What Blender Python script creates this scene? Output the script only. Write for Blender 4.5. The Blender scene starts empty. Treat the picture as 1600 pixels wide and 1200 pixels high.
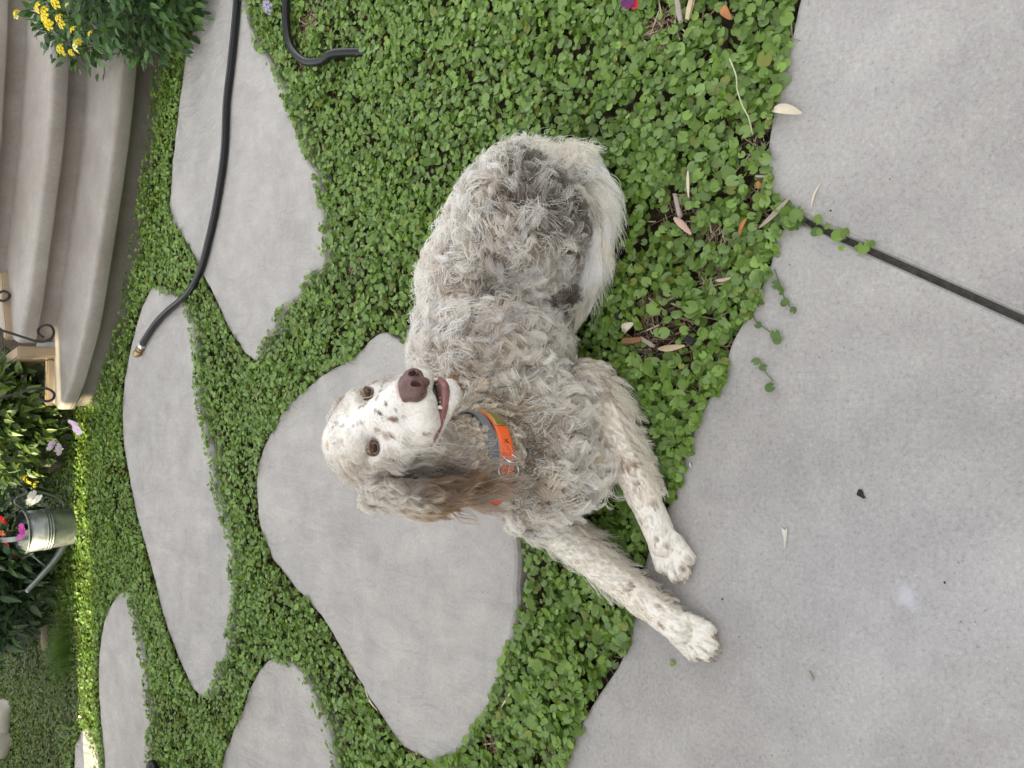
import bpy, bmesh, math, random
import numpy as np
from mathutils import Vector, Matrix, kdtree
from mathutils.bvhtree import BVHTree

rng = np.random.default_rng(7)
random.seed(7)
SC = bpy.context.scene
COL = SC.collection

# ------------------------------------------------------------------ camera
F_PX, CAM_H, PITCH = 1186.0, 1.3, math.radians(48)
SP, CP = math.sin(PITCH), math.cos(PITCH)
cd = bpy.data.cameras.new('camera')
cd.sensor_fit = 'HORIZONTAL'; cd.sensor_width = 36.0; cd.lens = 36.0 * F_PX / 1600.0
cd.clip_start = 0.02; cd.clip_end = 400
cam = bpy.data.objects.new('camera', cd); COL.objects.link(cam)
# the phone was held sideways: picture-right is the way down towards the photographer's feet
cx_, cy_, cz_ = Vector((0, -SP, -CP)), Vector((1, 0, 0)), Vector((0, -CP, SP))
cam.matrix_world = Matrix(((cx_[0], cy_[0], cz_[0], 0), (cx_[1], cy_[1], cz_[1], 0), (cx_[2], cy_[2], cz_[2], CAM_H), (0, 0, 0, 1)))
SC.camera = cam

# ------------------------------------------------------------------ world, sun, exposure
SUN_EL, SUN_DIR = math.radians(27), (1.0, 0.12)           # sun_dir: way the light travels on the ground
w = bpy.data.worlds.new('World'); SC.world = w; w.use_nodes = True
nt = w.node_tree; nt.nodes.clear()
sky = nt.nodes.new('ShaderNodeTexSky'); sky.sky_type = 'NISHITA'; sky.sun_disc = False
sky.sun_elevation = SUN_EL
_az = math.atan2(-SUN_DIR[0], -SUN_DIR[1])                # compass bearing of the sun (from +Y, clockwise)
sky.sun_rotation = _az
sky.air_density = 1.0; sky.dust_density = 3.0; sky.ozone_density = 1.0
hs = nt.nodes.new('ShaderNodeHueSaturation'); hs.inputs['Saturation'].default_value = 0.06
bg = nt.nodes.new('ShaderNodeBackground'); bg.inputs['Strength'].default_value = 0.14
wo = nt.nodes.new('ShaderNodeOutputWorld')
nt.links.new(sky.outputs[0], hs.inputs['Color']); nt.links.new(hs.outputs[0], bg.inputs[0]); nt.links.new(bg.outputs[0], wo.inputs[0])
sl = bpy.data.lights.new('sun', 'SUN'); sl.energy = 3.2; sl.angle = math.radians(0.5); sl.color = (1.0, 0.85, 0.52)
so = bpy.data.objects.new('sun', sl); COL.objects.link(so)
_d = Vector((SUN_DIR[0], SUN_DIR[1], 0)).normalized() * math.cos(SUN_EL) + Vector((0, 0, -math.sin(SUN_EL)))
so.rotation_euler = _d.to_track_quat('-Z', 'Y').to_euler(); so.location = (-3, 2, 5)
vs = SC.view_settings
vs.view_transform = 'Standard'; vs.look = 'None'; vs.gamma = 1.0; vs.use_curve_mapping = False
vs.exposure = 2.1
SC.cycles.use_denoising = True
SC.cycles.max_bounces = 10; SC.cycles.diffuse_bounces = 9; SC.cycles.transmission_bounces = 8; SC.cycles.transparent_max_bounces = 8
SC.cycles.use_adaptive_sampling = True; SC.cycles.adaptive_threshold = 0.02

# ------------------------------------------------------------------ helpers
def ray(x, y):
    return np.array([-(y - 600) / F_PX, -(x - 800) / F_PX * SP + CP, -(x - 800) / F_PX * CP - SP])
def P(x, y, z=0.0):
    d = ray(x, y); return np.array([0, 0, CAM_H]) + d * (z - CAM_H) / d[2]
def D(x, y, dep):
    return np.array([0, 0, CAM_H]) + ray(x, y) * dep
def proj(q):
    q = np.asarray(q, float); r = q - np.array([0, 0, CAM_H])
    dep = r[..., 1] * CP - r[..., 2] * SP; up = r[..., 1] * SP + r[..., 2] * CP
    dep = np.where(np.abs(dep) < 1e-3, 1e-3, dep)
    return 800 - F_PX * up / dep, 600 - F_PX * r[..., 0] / dep, dep
def norm(v):
    v = np.asarray(v, float); return v / np.maximum(np.linalg.norm(v, axis=-1, keepdims=True), 1e-9)
def sstep(a, b, x):
    t = np.clip((x - a) / (b - a), 0, 1); return t * t * (3 - 2 * t)
def vnoise(p, seed=0):
    """smooth value noise in 0..1 at points p (N,3)"""
    p = np.asarray(p, float); i = np.floor(p).astype(np.int64); f = p - i; f = f * f * (3 - 2 * f)
    out = np.zeros(len(p))
    for a in (0, 1):
        for b in (0, 1):
            for c in (0, 1):
                h = (i[:, 0] + a) * 374761393 + (i[:, 1] + b) * 668265263 + (i[:, 2] + c) * 2147483647 + seed * 974711
                h = (h ^ (h >> 13)) * 1274126177; h = (h ^ (h >> 16)) & 0xffff
                wgt = (f[:, 0] if a else 1 - f[:, 0]) * (f[:, 1] if b else 1 - f[:, 1]) * (f[:, 2] if c else 1 - f[:, 2])
                out += wgt * h / 65535.0
    return out
def tag(o, label=None, cat=None, group=None, kind=None):
    if label: o['label'] = label
    if cat: o['category'] = cat
    if group: o['group'] = group
    if kind: o['kind'] = kind
    return o
def empty(name, loc=(0, 0, 0), rot=(0, 0, 0)):
    o = bpy.data.objects.new(name, None); COL.objects.link(o); o.location = loc; o.rotation_euler = rot
    o.empty_display_size = 0.05
    return o
def adopt(o, parent):
    if parent is not None:
        o.parent = parent
        o.matrix_parent_inverse = (parent_world(parent)).inverted()
    return o
def parent_world(o):
    m = Matrix.LocRotScale(o.location, o.rotation_euler, o.scale)
    if o.parent is not None:
        m = parent_world(o.parent) @ o.matrix_parent_inverse @ m
    return m
def link_mesh(name, me, mat=None, parent=None, smooth=True):
    if mat is not None and not me.materials: me.materials.append(mat)
    if smooth and len(me.polygons): me.polygons.foreach_set('use_smooth', [True] * len(me.polygons))
    o = bpy.data.objects.new(name, me); COL.objects.link(o)
    if parent is not None: adopt(o, parent)
    return o
def raw_mesh(name, V, faces, cols=None):
    """V (n,3); faces = (m,k) array of equal-sized polygons or a list"""
    me = bpy.data.meshes.new(name)
    if isinstance(faces, np.ndarray):
        V = np.asarray(V, np.float32); m, k = faces.shape
        me.vertices.add(len(V)); me.vertices.foreach_set('co', V.ravel())
        me.loops.add(m * k); me.loops.foreach_set('vertex_index', faces.astype(np.int32).ravel())
        me.polygons.add(m); me.polygons.foreach_set('loop_start', np.arange(0, m * k, k, dtype=np.int32))
        me.update(calc_edges=True)
    else:
        me.from_pydata([tuple(v) for v in V], [], [tuple(f) for f in faces]); me.update()
    if cols is not None:
        a = me.color_attributes.new('Col', 'FLOAT_COLOR', 'POINT')
        c = np.ones((len(cols), 4), np.float32); c[:, :3] = cols; a.data.foreach_set('color', c.ravel())
    return me
def catmull(pts, n=8, closed=False):
    pts = np.asarray(pts, float); N = len(pts); out = []
    rngi = range(N) if closed else range(N - 1)
    for i in rngi:
        if closed: p0, p1, p2, p3 = pts[(i - 1) % N], pts[i], pts[(i + 1) % N], pts[(i + 2) % N]
        else: p0, p1, p2, p3 = pts[max(i - 1, 0)], pts[i], pts[i + 1], pts[min(i + 2, N - 1)]
        for t in np.linspace(0, 1, n, endpoint=False):
            out.append(0.5 * ((2 * p1) + (-p0 + p2) * t + (2 * p0 - 5 * p1 + 4 * p2 - p3) * t * t + (-p0 + 3 * p1 - 3 * p2 + p3) * t ** 3))
    if not closed: out.append(pts[-1])
    return np.array(out)
def tube_mesh(name, path, rad, seg=10, cap=True, squash=1.0):
    path = np.asarray(path, float); n = len(path)
    rad = np.full(n, rad) if np.isscalar(rad) else np.asarray(rad, float)
    T = norm(np.gradient(path, axis=0)); V = []
    up = np.array([0, 0, 1.0]) if abs(T[0][2]) < 0.9 else np.array([1.0, 0, 0])
    u = norm(np.cross(up, T[0]))
    for i in range(n):
        u = norm(u - T[i] * np.dot(u, T[i])); v = np.cross(T[i], u)
        for k in range(seg):
            a = 2 * math.pi * k / seg
            V.append(path[i] + rad[i] * (math.cos(a) * u + squash * math.sin(a) * v))
    Fs = []
    for i in range(n - 1):
        for k in range(seg):
            a, b = i * seg + k, i * seg + (k + 1) % seg
            Fs.append((a, b, b + seg, a + seg))
    if cap:
        Fs.append(tuple(range(seg - 1, -1, -1))); Fs.append(tuple((n - 1) * seg + k for k in range(seg)))
    return raw_mesh(name, V, Fs)
def join_raw(parts):
    V, Fs, o = [], [], 0
    for v, f in parts:
        V += [tuple(x) for x in v]; Fs += [tuple(i + o for i in q) for q in f]; o += len(v)
    return V, Fs
def poly_sd(pts, poly):
    """signed distance (negative inside) of points (N,2) to closed polygon (M,2)"""
    x, y = pts[:, 0], pts[:, 1]; dmin = np.full(len(pts), 1e9); ins = np.zeros(len(pts), bool)
    for i in range(len(poly)):
        a, b = poly[i], poly[(i + 1) % len(poly)]
        e = b - a; wx, wy = x - a[0], y - a[1]
        t = np.clip((wx * e[0] + wy * e[1]) / max(e @ e, 1e-12), 0, 1)
        dmin = np.minimum(dmin, (wx - t * e[0]) ** 2 + (wy - t * e[1]) ** 2)
        c = ((a[1] <= y) != (b[1] <= y))
        with np.errstate(divide='ignore', invalid='ignore'):
            xi = a[0] + (y - a[1]) / (b[1] - a[1] if b[1] != a[1] else 1e-12) * e[0]
        ins ^= c & (x < xi)
    d = np.sqrt(dmin); return np.where(ins, -d, d)

# ------------------------------------------------------------------ materials
def new_mat(name):
    m = bpy.data.materials.new(name); m.use_nodes = True
    b = m.node_tree.nodes['Principled BSDF']
    return m, m.node_tree.nodes, m.node_tree.links, b
def plain(name, col, rough=0.6, metal=0.0, spec=0.5, noise=0.0, nscale=40, bump=0.0):
    m, N, L, b = new_mat(name)
    b.inputs['Base Color'].default_value = (*col, 1); b.inputs['Roughness'].default_value = rough
    b.inputs['Metallic'].default_value = metal; b.inputs['Specular IOR Level'].default_value = spec
    if noise or bump:
        tc = N.new('ShaderNodeTexCoord'); n = N.new('ShaderNodeTexNoise'); n.inputs['Scale'].default_value = nscale; n.inputs['Detail'].default_value = 6
        L.new(tc.outputs['Object'], n.inputs['Vector'])
        if noise:
            r = N.new('ShaderNodeMixRGB'); r.inputs[1].default_value = (*[c * (1 - noise) for c in col], 1); r.inputs[2].default_value = (*[min(1, c * (1 + noise)) for c in col], 1)
            L.new(n.outputs[0], r.inputs[0]); L.new(r.outputs[0], b.inputs['Base Color'])
        if bump:
            bp = N.new('ShaderNodeBump'); bp.inputs['Strength'].default_value = bump; bp.inputs['Distance'].default_value = 0.003
            L.new(n.outputs[0], bp.inputs['Height']); L.new(bp.outputs[0], b.inputs['Normal'])
    return m
def ramp(N, stops):
    r = N.new('ShaderNodeValToRGB'); e = r.color_ramp.elements
    while len(e) < len(stops): e.new(0.5)
    for k, (p, c) in enumerate(stops):
        e[k].position = p; e[k].color = (*c, 1) if len(c) == 3 else c
    return r
def concrete(name, base, stain, fine=260.0, grain=0.22, streak=False, speck=True, blot=2.2, scuff=None):
    """cast concrete: broad stains, mottling, sand grain and dark specks"""
    m, N, L, b = new_mat(name)
    tc = N.new('ShaderNodeTexCoord')
    def noise(scale, det=5, rough=.6, vec=None, dist=0.0):
        n = N.new('ShaderNodeTexNoise'); n.inputs['Scale'].default_value = scale; n.inputs['Detail'].default_value = det
        n.inputs['Roughness'].default_value = rough; n.inputs['Distortion'].default_value = dist
        L.new(vec or tc.outputs['Object'], n.inputs['Vector']); return n
    def mix(kind, fac, a, c):
        x = N.new('ShaderNodeMixRGB'); x.blend_type = kind
        for k, s in ((0, fac), (1, a), (2, c)):
            if isinstance(s, (int, float)): x.inputs[k].default_value = s
            elif isinstance(s, tuple): x.inputs[k].default_value = (*s, 1)
            else: L.new(s, x.inputs[k])
        return x.outputs[0]
    big = ramp(N, [(0.32, (0, 0, 0)), (0.72, (1, 1, 1))]); L.new(noise(blot, 6, .62).outputs[0], big.inputs[0])
    col = mix('MIX', big.outputs[0], base, stain)
    n2 = noise(9, 8, .7); r2 = ramp(N, [(0.3, (0.86, 0.86, 0.87)), (0.7, (1.1, 1.1, 1.09))]); L.new(n2.outputs[0], r2.inputs[0])
    col = mix('MULTIPLY', 1.0, col, r2.outputs[0])
    n3 = noise(fine, 10, .93); r3 = ramp(N, [(0.38, (1 - grain,) * 3), (0.46, (.97, .97, .97)), (0.54, (1.03, 1.03, 1.03)), (0.62, (1 + grain * .8,) * 3)]); L.new(n3.outputs[0], r3.inputs[0])
    col = mix('MULTIPLY', 1.0, col, r3.outputs[0])
    if speck:
        v = N.new('ShaderNodeTexVoronoi'); v.inputs['Scale'].default_value = 55; L.new(tc.outputs['Object'], v.inputs['Vector'])
        r4 = ramp(N, [(0.06, (1, 1, 1)), (0.12, (0, 0, 0))]); L.new(v.outputs['Distance'], r4.inputs[0])
        n5 = noise(3.1, 4); r5 = ramp(N, [(0.5, (0, 0, 0)), (0.66, (1, 1, 1))]); L.new(n5.outputs[0], r5.inputs[0])
        k = mix('MULTIPLY', 1.0, r4.outputs[0], r5.outputs[0])
        k2 = mix('MULTIPLY', 1.0, k, (0.85, 0.85, 0.85))
        col = mix('MIX', k2, col, (0.10, 0.095, 0.09))
    mpt = N.new('ShaderNodeMapping'); mpt.inputs['Scale'].default_value = (1.0, 2.2, 1.0); mpt.inputs['Rotation'].default_value = (0, 0, .6); L.new(tc.outputs['Object'], mpt.inputs[0])
    rt_ = ramp(N, [(0.34, (.95, .95, .95)), (0.5, (1, 1, 1)), (0.7, (1.04, 1.04, 1.04))]); L.new(noise(3.2, 7, .68, mpt.outputs[0], .6).outputs[0], rt_.inputs[0]); col = mix('MULTIPLY', 1.0, col, rt_.outputs[0])
    rt2 = ramp(N, [(0.56, (1, 1, 1)), (0.70, (.87, .85, .82))]); L.new(noise(1.1, 5, .6, None, .4).outputs[0], rt2.inputs[0]); col = mix('MULTIPLY', 1.0, col, rt2.outputs[0])
    if scuff:   # a whitish worn patch and a cool tint round it
        mp2 = N.new('ShaderNodeMapping'); mp2.vector_type = 'POINT'; mp2.inputs['Location'].default_value = tuple(-c for c in scuff); L.new(tc.outputs['Object'], mp2.inputs[0])
        nw = noise(22, 6, .75, mp2.outputs[0]); va = N.new('ShaderNodeVectorMath'); va.operation = 'LENGTH'; L.new(mp2.outputs[0], va.inputs[0])
        ma = N.new('ShaderNodeMath'); ma.operation = 'MULTIPLY_ADD'; L.new(nw.outputs[0], ma.inputs[0]); ma.inputs[1].default_value = .09; L.new(va.outputs['Value'], ma.inputs[2])
        rs = ramp(N, [(0.052, (1, 1, 1)), (0.066, (0, 0, 0))]); L.new(ma.outputs[0], rs.inputs[0]); k3 = mix('MULTIPLY', 1.0, rs.outputs[0], (.6, .6, .6)); col = mix('MIX', k3, col, (.52, .52, .56))
        rb = ramp(N, [(0.0, (.985, 1.0, 1.04)), (0.42, (1, 1, 1))]); L.new(va.outputs['Value'], rb.inputs[0]); col = mix('MULTIPLY', 1.0, col, rb.outputs[0])
    hgt = n3.outputs[0]; dist = 0.0012
    if streak:   # the split-stone relief of the stepping stones
        mp = N.new('ShaderNodeMapping'); mp.inputs['Scale'].default_value = (5.0, 2.2, 3.0); mp.inputs['Rotation'].default_value = (0, 0, 0.35)
        L.new(tc.outputs['Object'], mp.inputs[0])
        n6 = noise(3.0, 7, .58, mp.outputs[0], 1.2)
        n8 = noise(1.6, 4, .5, mp.outputs[0], 0.8)
        st = N.new('ShaderNodeMath'); st.operation = 'PINGPONG'; st.inputs[1].default_value = 0.16; L.new(n8.outputs[0], st.inputs[0])
        ad = N.new('ShaderNodeMath'); ad.operation = 'MULTIPLY_ADD'; L.new(st.outputs[0], ad.inputs[0]); ad.inputs[1].default_value = 1.3; L.new(n6.outputs[0], ad.inputs[2])
        r6 = ramp(N, [(0.35, (0.93, 0.93, 0.925)), (0.65, (1.04, 1.035, 1.03))]); L.new(n6.outputs[0], r6.inputs[0])
        col = mix('MULTIPLY', 1.0, col, r6.outputs[0])
        mx = N.new('ShaderNodeMath'); mx.operation = 'MULTIPLY_ADD'; L.new(n3.outputs[0], mx.inputs[0]); mx.inputs[1].default_value = 0.06; L.new(ad.outputs[0], mx.inputs[2])
        hgt = mx.outputs[0]; dist = 0.018
    bp = N.new('ShaderNodeBump'); bp.inputs['Strength'].default_value = 0.55; bp.inputs['Distance'].default_value = dist
    L.new(hgt, bp.inputs['Height']); L.new(bp.outputs[0], b.inputs['Normal'])
    L.new(col, b.inputs['Base Color']); b.inputs['Roughness'].default_value = 0.85; b.inputs['Specular IOR Level'].default_value = 0.25
    return m
def attr_mat(name, rough=0.5, trans=0.0, spec=0.4, rand=0.0, veins=False):
    """colour from the Col attribute; optional light passing through (leaves)"""
    m, N, L, b = new_mat(name)
    a = N.new('ShaderNodeAttribute'); a.attribute_name = 'Col'
    L.new(a.outputs['Color'], b.inputs['Base Color']); b.inputs['Roughness'].default_value = rough; b.inputs['Specular IOR Level'].default_value = spec
    if trans:
        t = N.new('ShaderNodeBsdfTranslucent'); h = N.new('ShaderNodeMixRGB'); h.blend_type = 'MULTIPLY'; h.inputs[0].default_value = 1; h.inputs[2].default_value = (1.5, 1.5, 0.6, 1)
        L.new(a.outputs['Color'], h.inputs[1]); L.new(h.outputs[0], t.inputs[0])
        s = N.new('ShaderNodeMixShader'); s.inputs[0].default_value = trans
        L.new(b.outputs[0], s.inputs[1]); L.new(t.outputs[0], s.inputs[2]); L.new(s.outputs[0], N['Material Output'].inputs[0])
    return m
def leaf_mat(name, c1, c2, rough=0.42, trans=0.25):
    """single leaves that are objects: the shade differs from leaf to leaf"""
    m, N, L, b = new_mat(name)
    oi = N.new('ShaderNodeObjectInfo'); r = ramp(N, [(0, c1), (1, c2)]); L.new(oi.outputs['Random'], r.inputs[0])
    L.new(r.outputs[0], b.inputs['Base Color']); b.inputs['Roughness'].default_value = rough; b.inputs['Specular IOR Level'].default_value = 0.45
    t = N.new('ShaderNodeBsdfTranslucent'); h = N.new('ShaderNodeMixRGB'); h.blend_type = 'MULTIPLY'; h.inputs[0].default_value = 1; h.inputs[2].default_value = (1.5, 1.5, 0.6, 1)
    L.new(r.outputs[0], h.inputs[1]); L.new(h.outputs[0], t.inputs[0])
    s = N.new('ShaderNodeMixShader'); s.inputs[0].default_value = trans
    L.new(b.outputs[0], s.inputs[1]); L.new(t.outputs[0], s.inputs[2]); L.new(s.outputs[0], N['Material Output'].inputs[0])
    return m

M_PATIO = concrete('patio_concrete', (0.320, 0.308, 0.298), (0.428, 0.414, 0.402), fine=130, grain=0.50, blot=2.0, scuff=tuple(P(1422, 936)))
M_STONE = concrete('stepping_stone_concrete', (0.362, 0.350, 0.338), (0.435, 0.418, 0.397), fine=120, grain=0.26, streak=True, blot=1.8)
M_STEP = concrete('step_concrete', (0.25, 0.222, 0.192), (0.345, 0.32, 0.292), fine=80, grain=0.24, speck=False, blot=3.0)
M_STEP.node_tree.nodes['Principled BSDF'].inputs['Roughness'].default_value = .5; M_STEP.node_tree.nodes['Principled BSDF'].inputs['Specular IOR Level'].default_value = .6
M_STUCCO = plain('stucco', (0.34, 0.26, 0.17), 0.9, noise=0.15, nscale=30, bump=0.3)
def soil_mat():
    m, N, L, b = new_mat('soil')
    tc = N.new('ShaderNodeTexCoord'); n = N.new('ShaderNodeTexNoise'); n.inputs['Scale'].default_value = 45; n.inputs['Detail'].default_value = 9
    L.new(tc.outputs['Object'], n.inputs['Vector'])
    r = ramp(N, [(0.3, (0.018, 0.013, 0.009)), (0.55, (0.06, 0.045, 0.03)), (0.75, (0.11, 0.085, 0.06))]); L.new(n.outputs[0], r.inputs[0]); L.new(r.outputs[0], b.inputs['Base Color'])
    b.inputs['Roughness'].default_value = 0.95; b.inputs['Specular IOR Level'].default_value = 0.1
    bp = N.new('ShaderNodeBump'); bp.inputs['Distance'].default_value = 0.01; L.new(n.outputs[0], bp.inputs['Height']); L.new(bp.outputs[0], b.inputs['Normal'])
    return m
M_SOIL = soil_mat()
M_COVER = attr_mat('dichondra_leaf', 0.36, 0.28, 0.5)
M_STRAW = attr_mat('dry_bits', 0.8, 0.0, 0.2)

# ------------------------------------------------------------------ setting: soil, patio, stepping stones
def sheet(name, x0, x1, y0, y1, z, mat):
    nx, ny = 60, 60
    xs = np.linspace(x0, x1, nx); ys = np.linspace(y0, y1, ny)
    V = np.array([(x, y, z) for y in ys for x in xs])
    V[:, 2] += (vnoise(V * np.array([9, 9, 1]), 3) - .5) * 0.012
    Fs = np.array([(j * nx + i, j * nx + i + 1, (j + 1) * nx + i + 1, (j + 1) * nx + i) for j in range(ny - 1) for i in range(nx - 1)])
    return link_mesh(name, raw_mesh(name, V, Fs), mat)
ground = sheet('soil', -40, 40, -30, 70, -0.045, M_SOIL); tag(ground, 'dark bare soil between the leaves', kind='structure')

def slab_mesh(name, poly, ztop, thick, bev=0.008, rough=0.0):
    poly = np.asarray(poly, float); n = len(poly)
    area = 0.5 * np.sum(poly[:, 0] * np.roll(poly[:, 1], -1) - np.roll(poly[:, 0], -1) * poly[:, 1])
    if area < 0: poly = poly[::-1]
    T = norm(np.roll(poly, -1, 0) - np.roll(poly, 1, 0)); Nn = np.c_[T[:, 1], -T[:, 0]]   # outward
    if rough: poly = poly + Nn * ((vnoise(np.c_[poly * 30, np.zeros(n)], 5) - .5) * rough)[:, None]
    rings = [(poly - Nn * bev, ztop), (poly - Nn * bev * .35, ztop - bev * .3), (poly, ztop - bev), (poly, ztop - thick)]
    V = [(p[0], p[1], z) for r, z in rings for p in r]; Fs = [tuple(range(n))]
    for k in range(3):
        for i in range(n):
            j = (i + 1) % n; Fs.append((k * n + i, (k + 1) * n + i, (k + 1) * n + j, k * n + j))
    return raw_mesh(name, V, Fs)
def world_poly(px, z=0.0, n=6):
    return catmull([P(x, y, z)[:2] for x, y in px], n, True)

# patio edge, from the top of the picture down
E_UP = [(1290, -420), (1275, -240), (1268, -60), (1248, 0), (1236, 55), (1222, 110), (1208, 170), (1198, 235), (1200, 300), (1226, 335)]
E_DN = [(1205, 345), (1205, 400), (1178, 470), (1142, 535), (1126, 590), (1094, 640), (1070, 700), (1055, 750), (1038, 800), (1015, 850), (1000, 905), (988, 960), (970, 1030), (930, 1092), (895, 1150), (868, 1205), (840, 1260), (800, 1330), (730, 1480), (690, 1640)]
e_up = catmull([P(x, y)[:2] for x, y in E_UP], 6)
e_dn = catmull([P(x, y)[:2] for x, y in E_DN], 6)
J1, J0 = P(1243, 340)[:2], P(1600, 500)[:2]; jd = (J0 - J1) / np.linalg.norm(J0 - J1); jn = np.array([-jd[1], jd[0]])
JW = 0.0056
def far(j): return J1 + jd * j
side = 1 if (P(1500, 300)[:2] - J1) @ jn > 0 else -1      # jn*side points into the upper slab
polyU = np.vstack([[e_up[0] + np.array([3.0, 1.6])], e_up[:-2], [J1 + jd * 0.0 + jn * side * JW], [far(6) + jn * side * JW], [far(6) + np.array([12.0, 1.0])]])
polyL = np.vstack([[J1 - jn * side * JW], e_dn[3:], [e_dn[-1] + np.array([-4.0, 2.0])], [np.array([-9.0, -7.0])], [far(6) - jn * side * JW]])
patio = empty('patio'); tag(patio, 'pale grey cast concrete patio in two slabs with a dark joint', kind='structure')
sU = link_mesh('slab', slab_mesh('slab', polyU, 0.0, 0.1, 0.009), M_PATIO, patio, smooth=False)
sL = link_mesh('slab', slab_mesh('slab', polyL, 0.0, 0.1, 0.009), M_PATIO, patio, smooth=False)
M_JOINT = plain('joint_filler', (0.075, 0.07, 0.064), 0.95, spec=.1, noise=0.75, nscale=150, bump=1.0)
jb = []
for s in np.linspace(0.0, 6, 200):
    c = J1 + jd * s
    for k in (-1, 0, 1): jb.append((*(c + jn * k * JW * 1.05), -0.013 + (-0.003 if k == 0 else 0) + random.uniform(-.0018, .0018)))
jf = [(3 * i + k, 3 * i + k + 1, 3 * i + k + 4, 3 * i + k + 3) for i in range(199) for k in range(2)]
link_mesh('expansion_joint', raw_mesh('expansion_joint', jb, jf), M_JOINT, patio)

STONES = [
 ('A', [(318, -10), (345, -30), (378, -10), (388, 40), (420, 92), (442, 132), (460, 172), (478, 236), (499, 282), (506, 335), (508, 402), (492, 432), (470, 456), (440, 490), (424, 522), (402, 560), (388, 556), (364, 528), (336, 470), (311, 420), (284, 368), (265, 338), (266, 280), (272, 220), (280, 150), (290, 80), (304, 30)],
  'long grey stepping stone with the black hose lying along it'),
 ('B', [(240, 446), (284, 470), (302, 512), (309, 560), (312, 620), (326, 680), (337, 750), (352, 810), (363, 862), (364, 940), (356, 1010), (341, 1060), (320, 1094), (302, 1080), (281, 1040), (256, 972), (240, 910), (224, 850), (209, 790), (197, 730), (190, 680), (190, 620), (199, 560), (211, 508), (224, 470)],
  'narrow grey stepping stone under the brass end of the hose'),
 ('C', [(606, 522), (650, 545), (720, 590), (780, 680), (802, 790), (809, 870), (806, 950), (800, 1010), (790, 1062), (769, 1110), (741, 1150), (715, 1184), (688, 1194), (660, 1188), (626, 1164), (600, 1130), (570, 1080), (540, 1030), (506, 972), (470, 930), (430, 882), (408, 832), (399, 770), (405, 718), (425, 670), (455, 626), (500, 586), (550, 554), (578, 530)],
  'largest grey stepping stone, behind the head of the dog'),
 ('D', [(426, 1030), (456, 1038), (485, 1074), (500, 1110), (516, 1150), (526, 1202), (532, 1262), (430, 1300), (330, 1262), (345, 1192), (362, 1145), (380, 1100), (400, 1050)],
  'grey stepping stone cut by the picture edge beside the largest stone'),
 ('E', [(193, 922), (206, 940), (214, 970), (221, 1010), (229, 1050), (235, 1110), (234, 1200), (226, 1262), (190, 1290), (160, 1262), (162, 1190), (156, 1120), (153, 1060), (155, 1010), (164, 960), (180, 932)],
  'weathered stepping stone with a pinkish edge behind the sunlit strip of leaves'),
 ('Fs', [(130, 1136), (144, 1150), (155, 1200), (160, 1262), (138, 1290), (115, 1262), (114, 1200), (117, 1160)],
  'small stepping stone farthest away beside the lawn'),
]
stone_polys = []
for k, (nm, px, lab) in enumerate(STONES):
    poly = world_poly(px); stone_polys.append(poly)
    o = link_mesh('stepping_stone', slab_mesh('stepping_stone', poly, 0.0 - 0.002 * (k % 2), 0.06, 0.012, 0.012), M_STONE, None, smooth=False)
    tag(o, lab, 'stepping stone', 'stepping stones set in the ground cover')

# ------------------------------------------------------------------ steps (curved concrete with thick rounded nosings)
ZS = [0.14, 0.28, 0.42]
FR = [[(200, -60), (194, 20), (190, 80), (178, 200), (165, 300), (150, 400), (134, 500), (118, 565), (106, 605), (92, 640)],
      [(86, -60), (84, 40), (80, 120), (73, 220), (62, 310), (52, 390), (42, 470), (34, 515), (29, 536)],
      [(-14, -60), (-16, 40), (-20, 120), (-26, 220), (-35, 310), (-44, 390), (-52, 440)]]
steps = empty('garden_steps', tuple(P(150, 300, 0))); tag(steps, 'curved tan concrete garden steps with thick rounded nosings', 'steps')
step_foot = None
for k in range(3):
    fr = catmull([P(x, y, ZS[k])[:2] for x, y in FR[k]], 5)
    if k == 0:
        step_foot = fr
    # profile across the step: (inset from front edge, height)
    z1, z0 = ZS[k], (ZS[k - 1] if k else -0.05)
    prof = [(0.62, z1 - .001), (0.03, z1), (0.010, z1 - .002), (0.003, z1 - .008), (0.0, z1 - .018), (0.001, z1 - .058), (0.006, z1 - .066), (0.046, z1 - .069), (0.048, z0 - 0.002)]
    T = norm(np.gradient(fr, axis=0)); Nn = np.c_[T[:, 1], -T[:, 0]]
    if (np.array([0, 5.0]) - fr[0]) @ Nn[0] > 0 and Nn[len(Nn)//2][1] > 0: pass
    if Nn[len(Nn) // 2][1] < 0: Nn = -Nn                  # inward = away from the viewer
    V, m = [], len(prof)
    for p, nn in zip(fr, Nn):
        for d, z in prof:
            q = p + np.array([nn[0] * 0.35, abs(nn[1])]) * d
            V.append((q[0], q[1], z))
    Fs = [(i * m + j, i * m + j + 1, (i + 1) * m + j + 1, (i + 1) * m + j) for i in range(len(fr) - 1) for j in range(m - 1)]
    # end face at the left end
    e = (len(fr) - 1) * m; b0 = len(V); q = V[e]; V.append((q[0], q[1], z0 - .002))
    Fs.append(tuple(e + j for j in range(m)) + (b0,))
    o = link_mesh('step', raw_mesh('step', V, Fs), M_STEP, steps)
    me = o.data
    me.polygons[len(me.polygons) - 1].use_smooth = False
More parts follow.
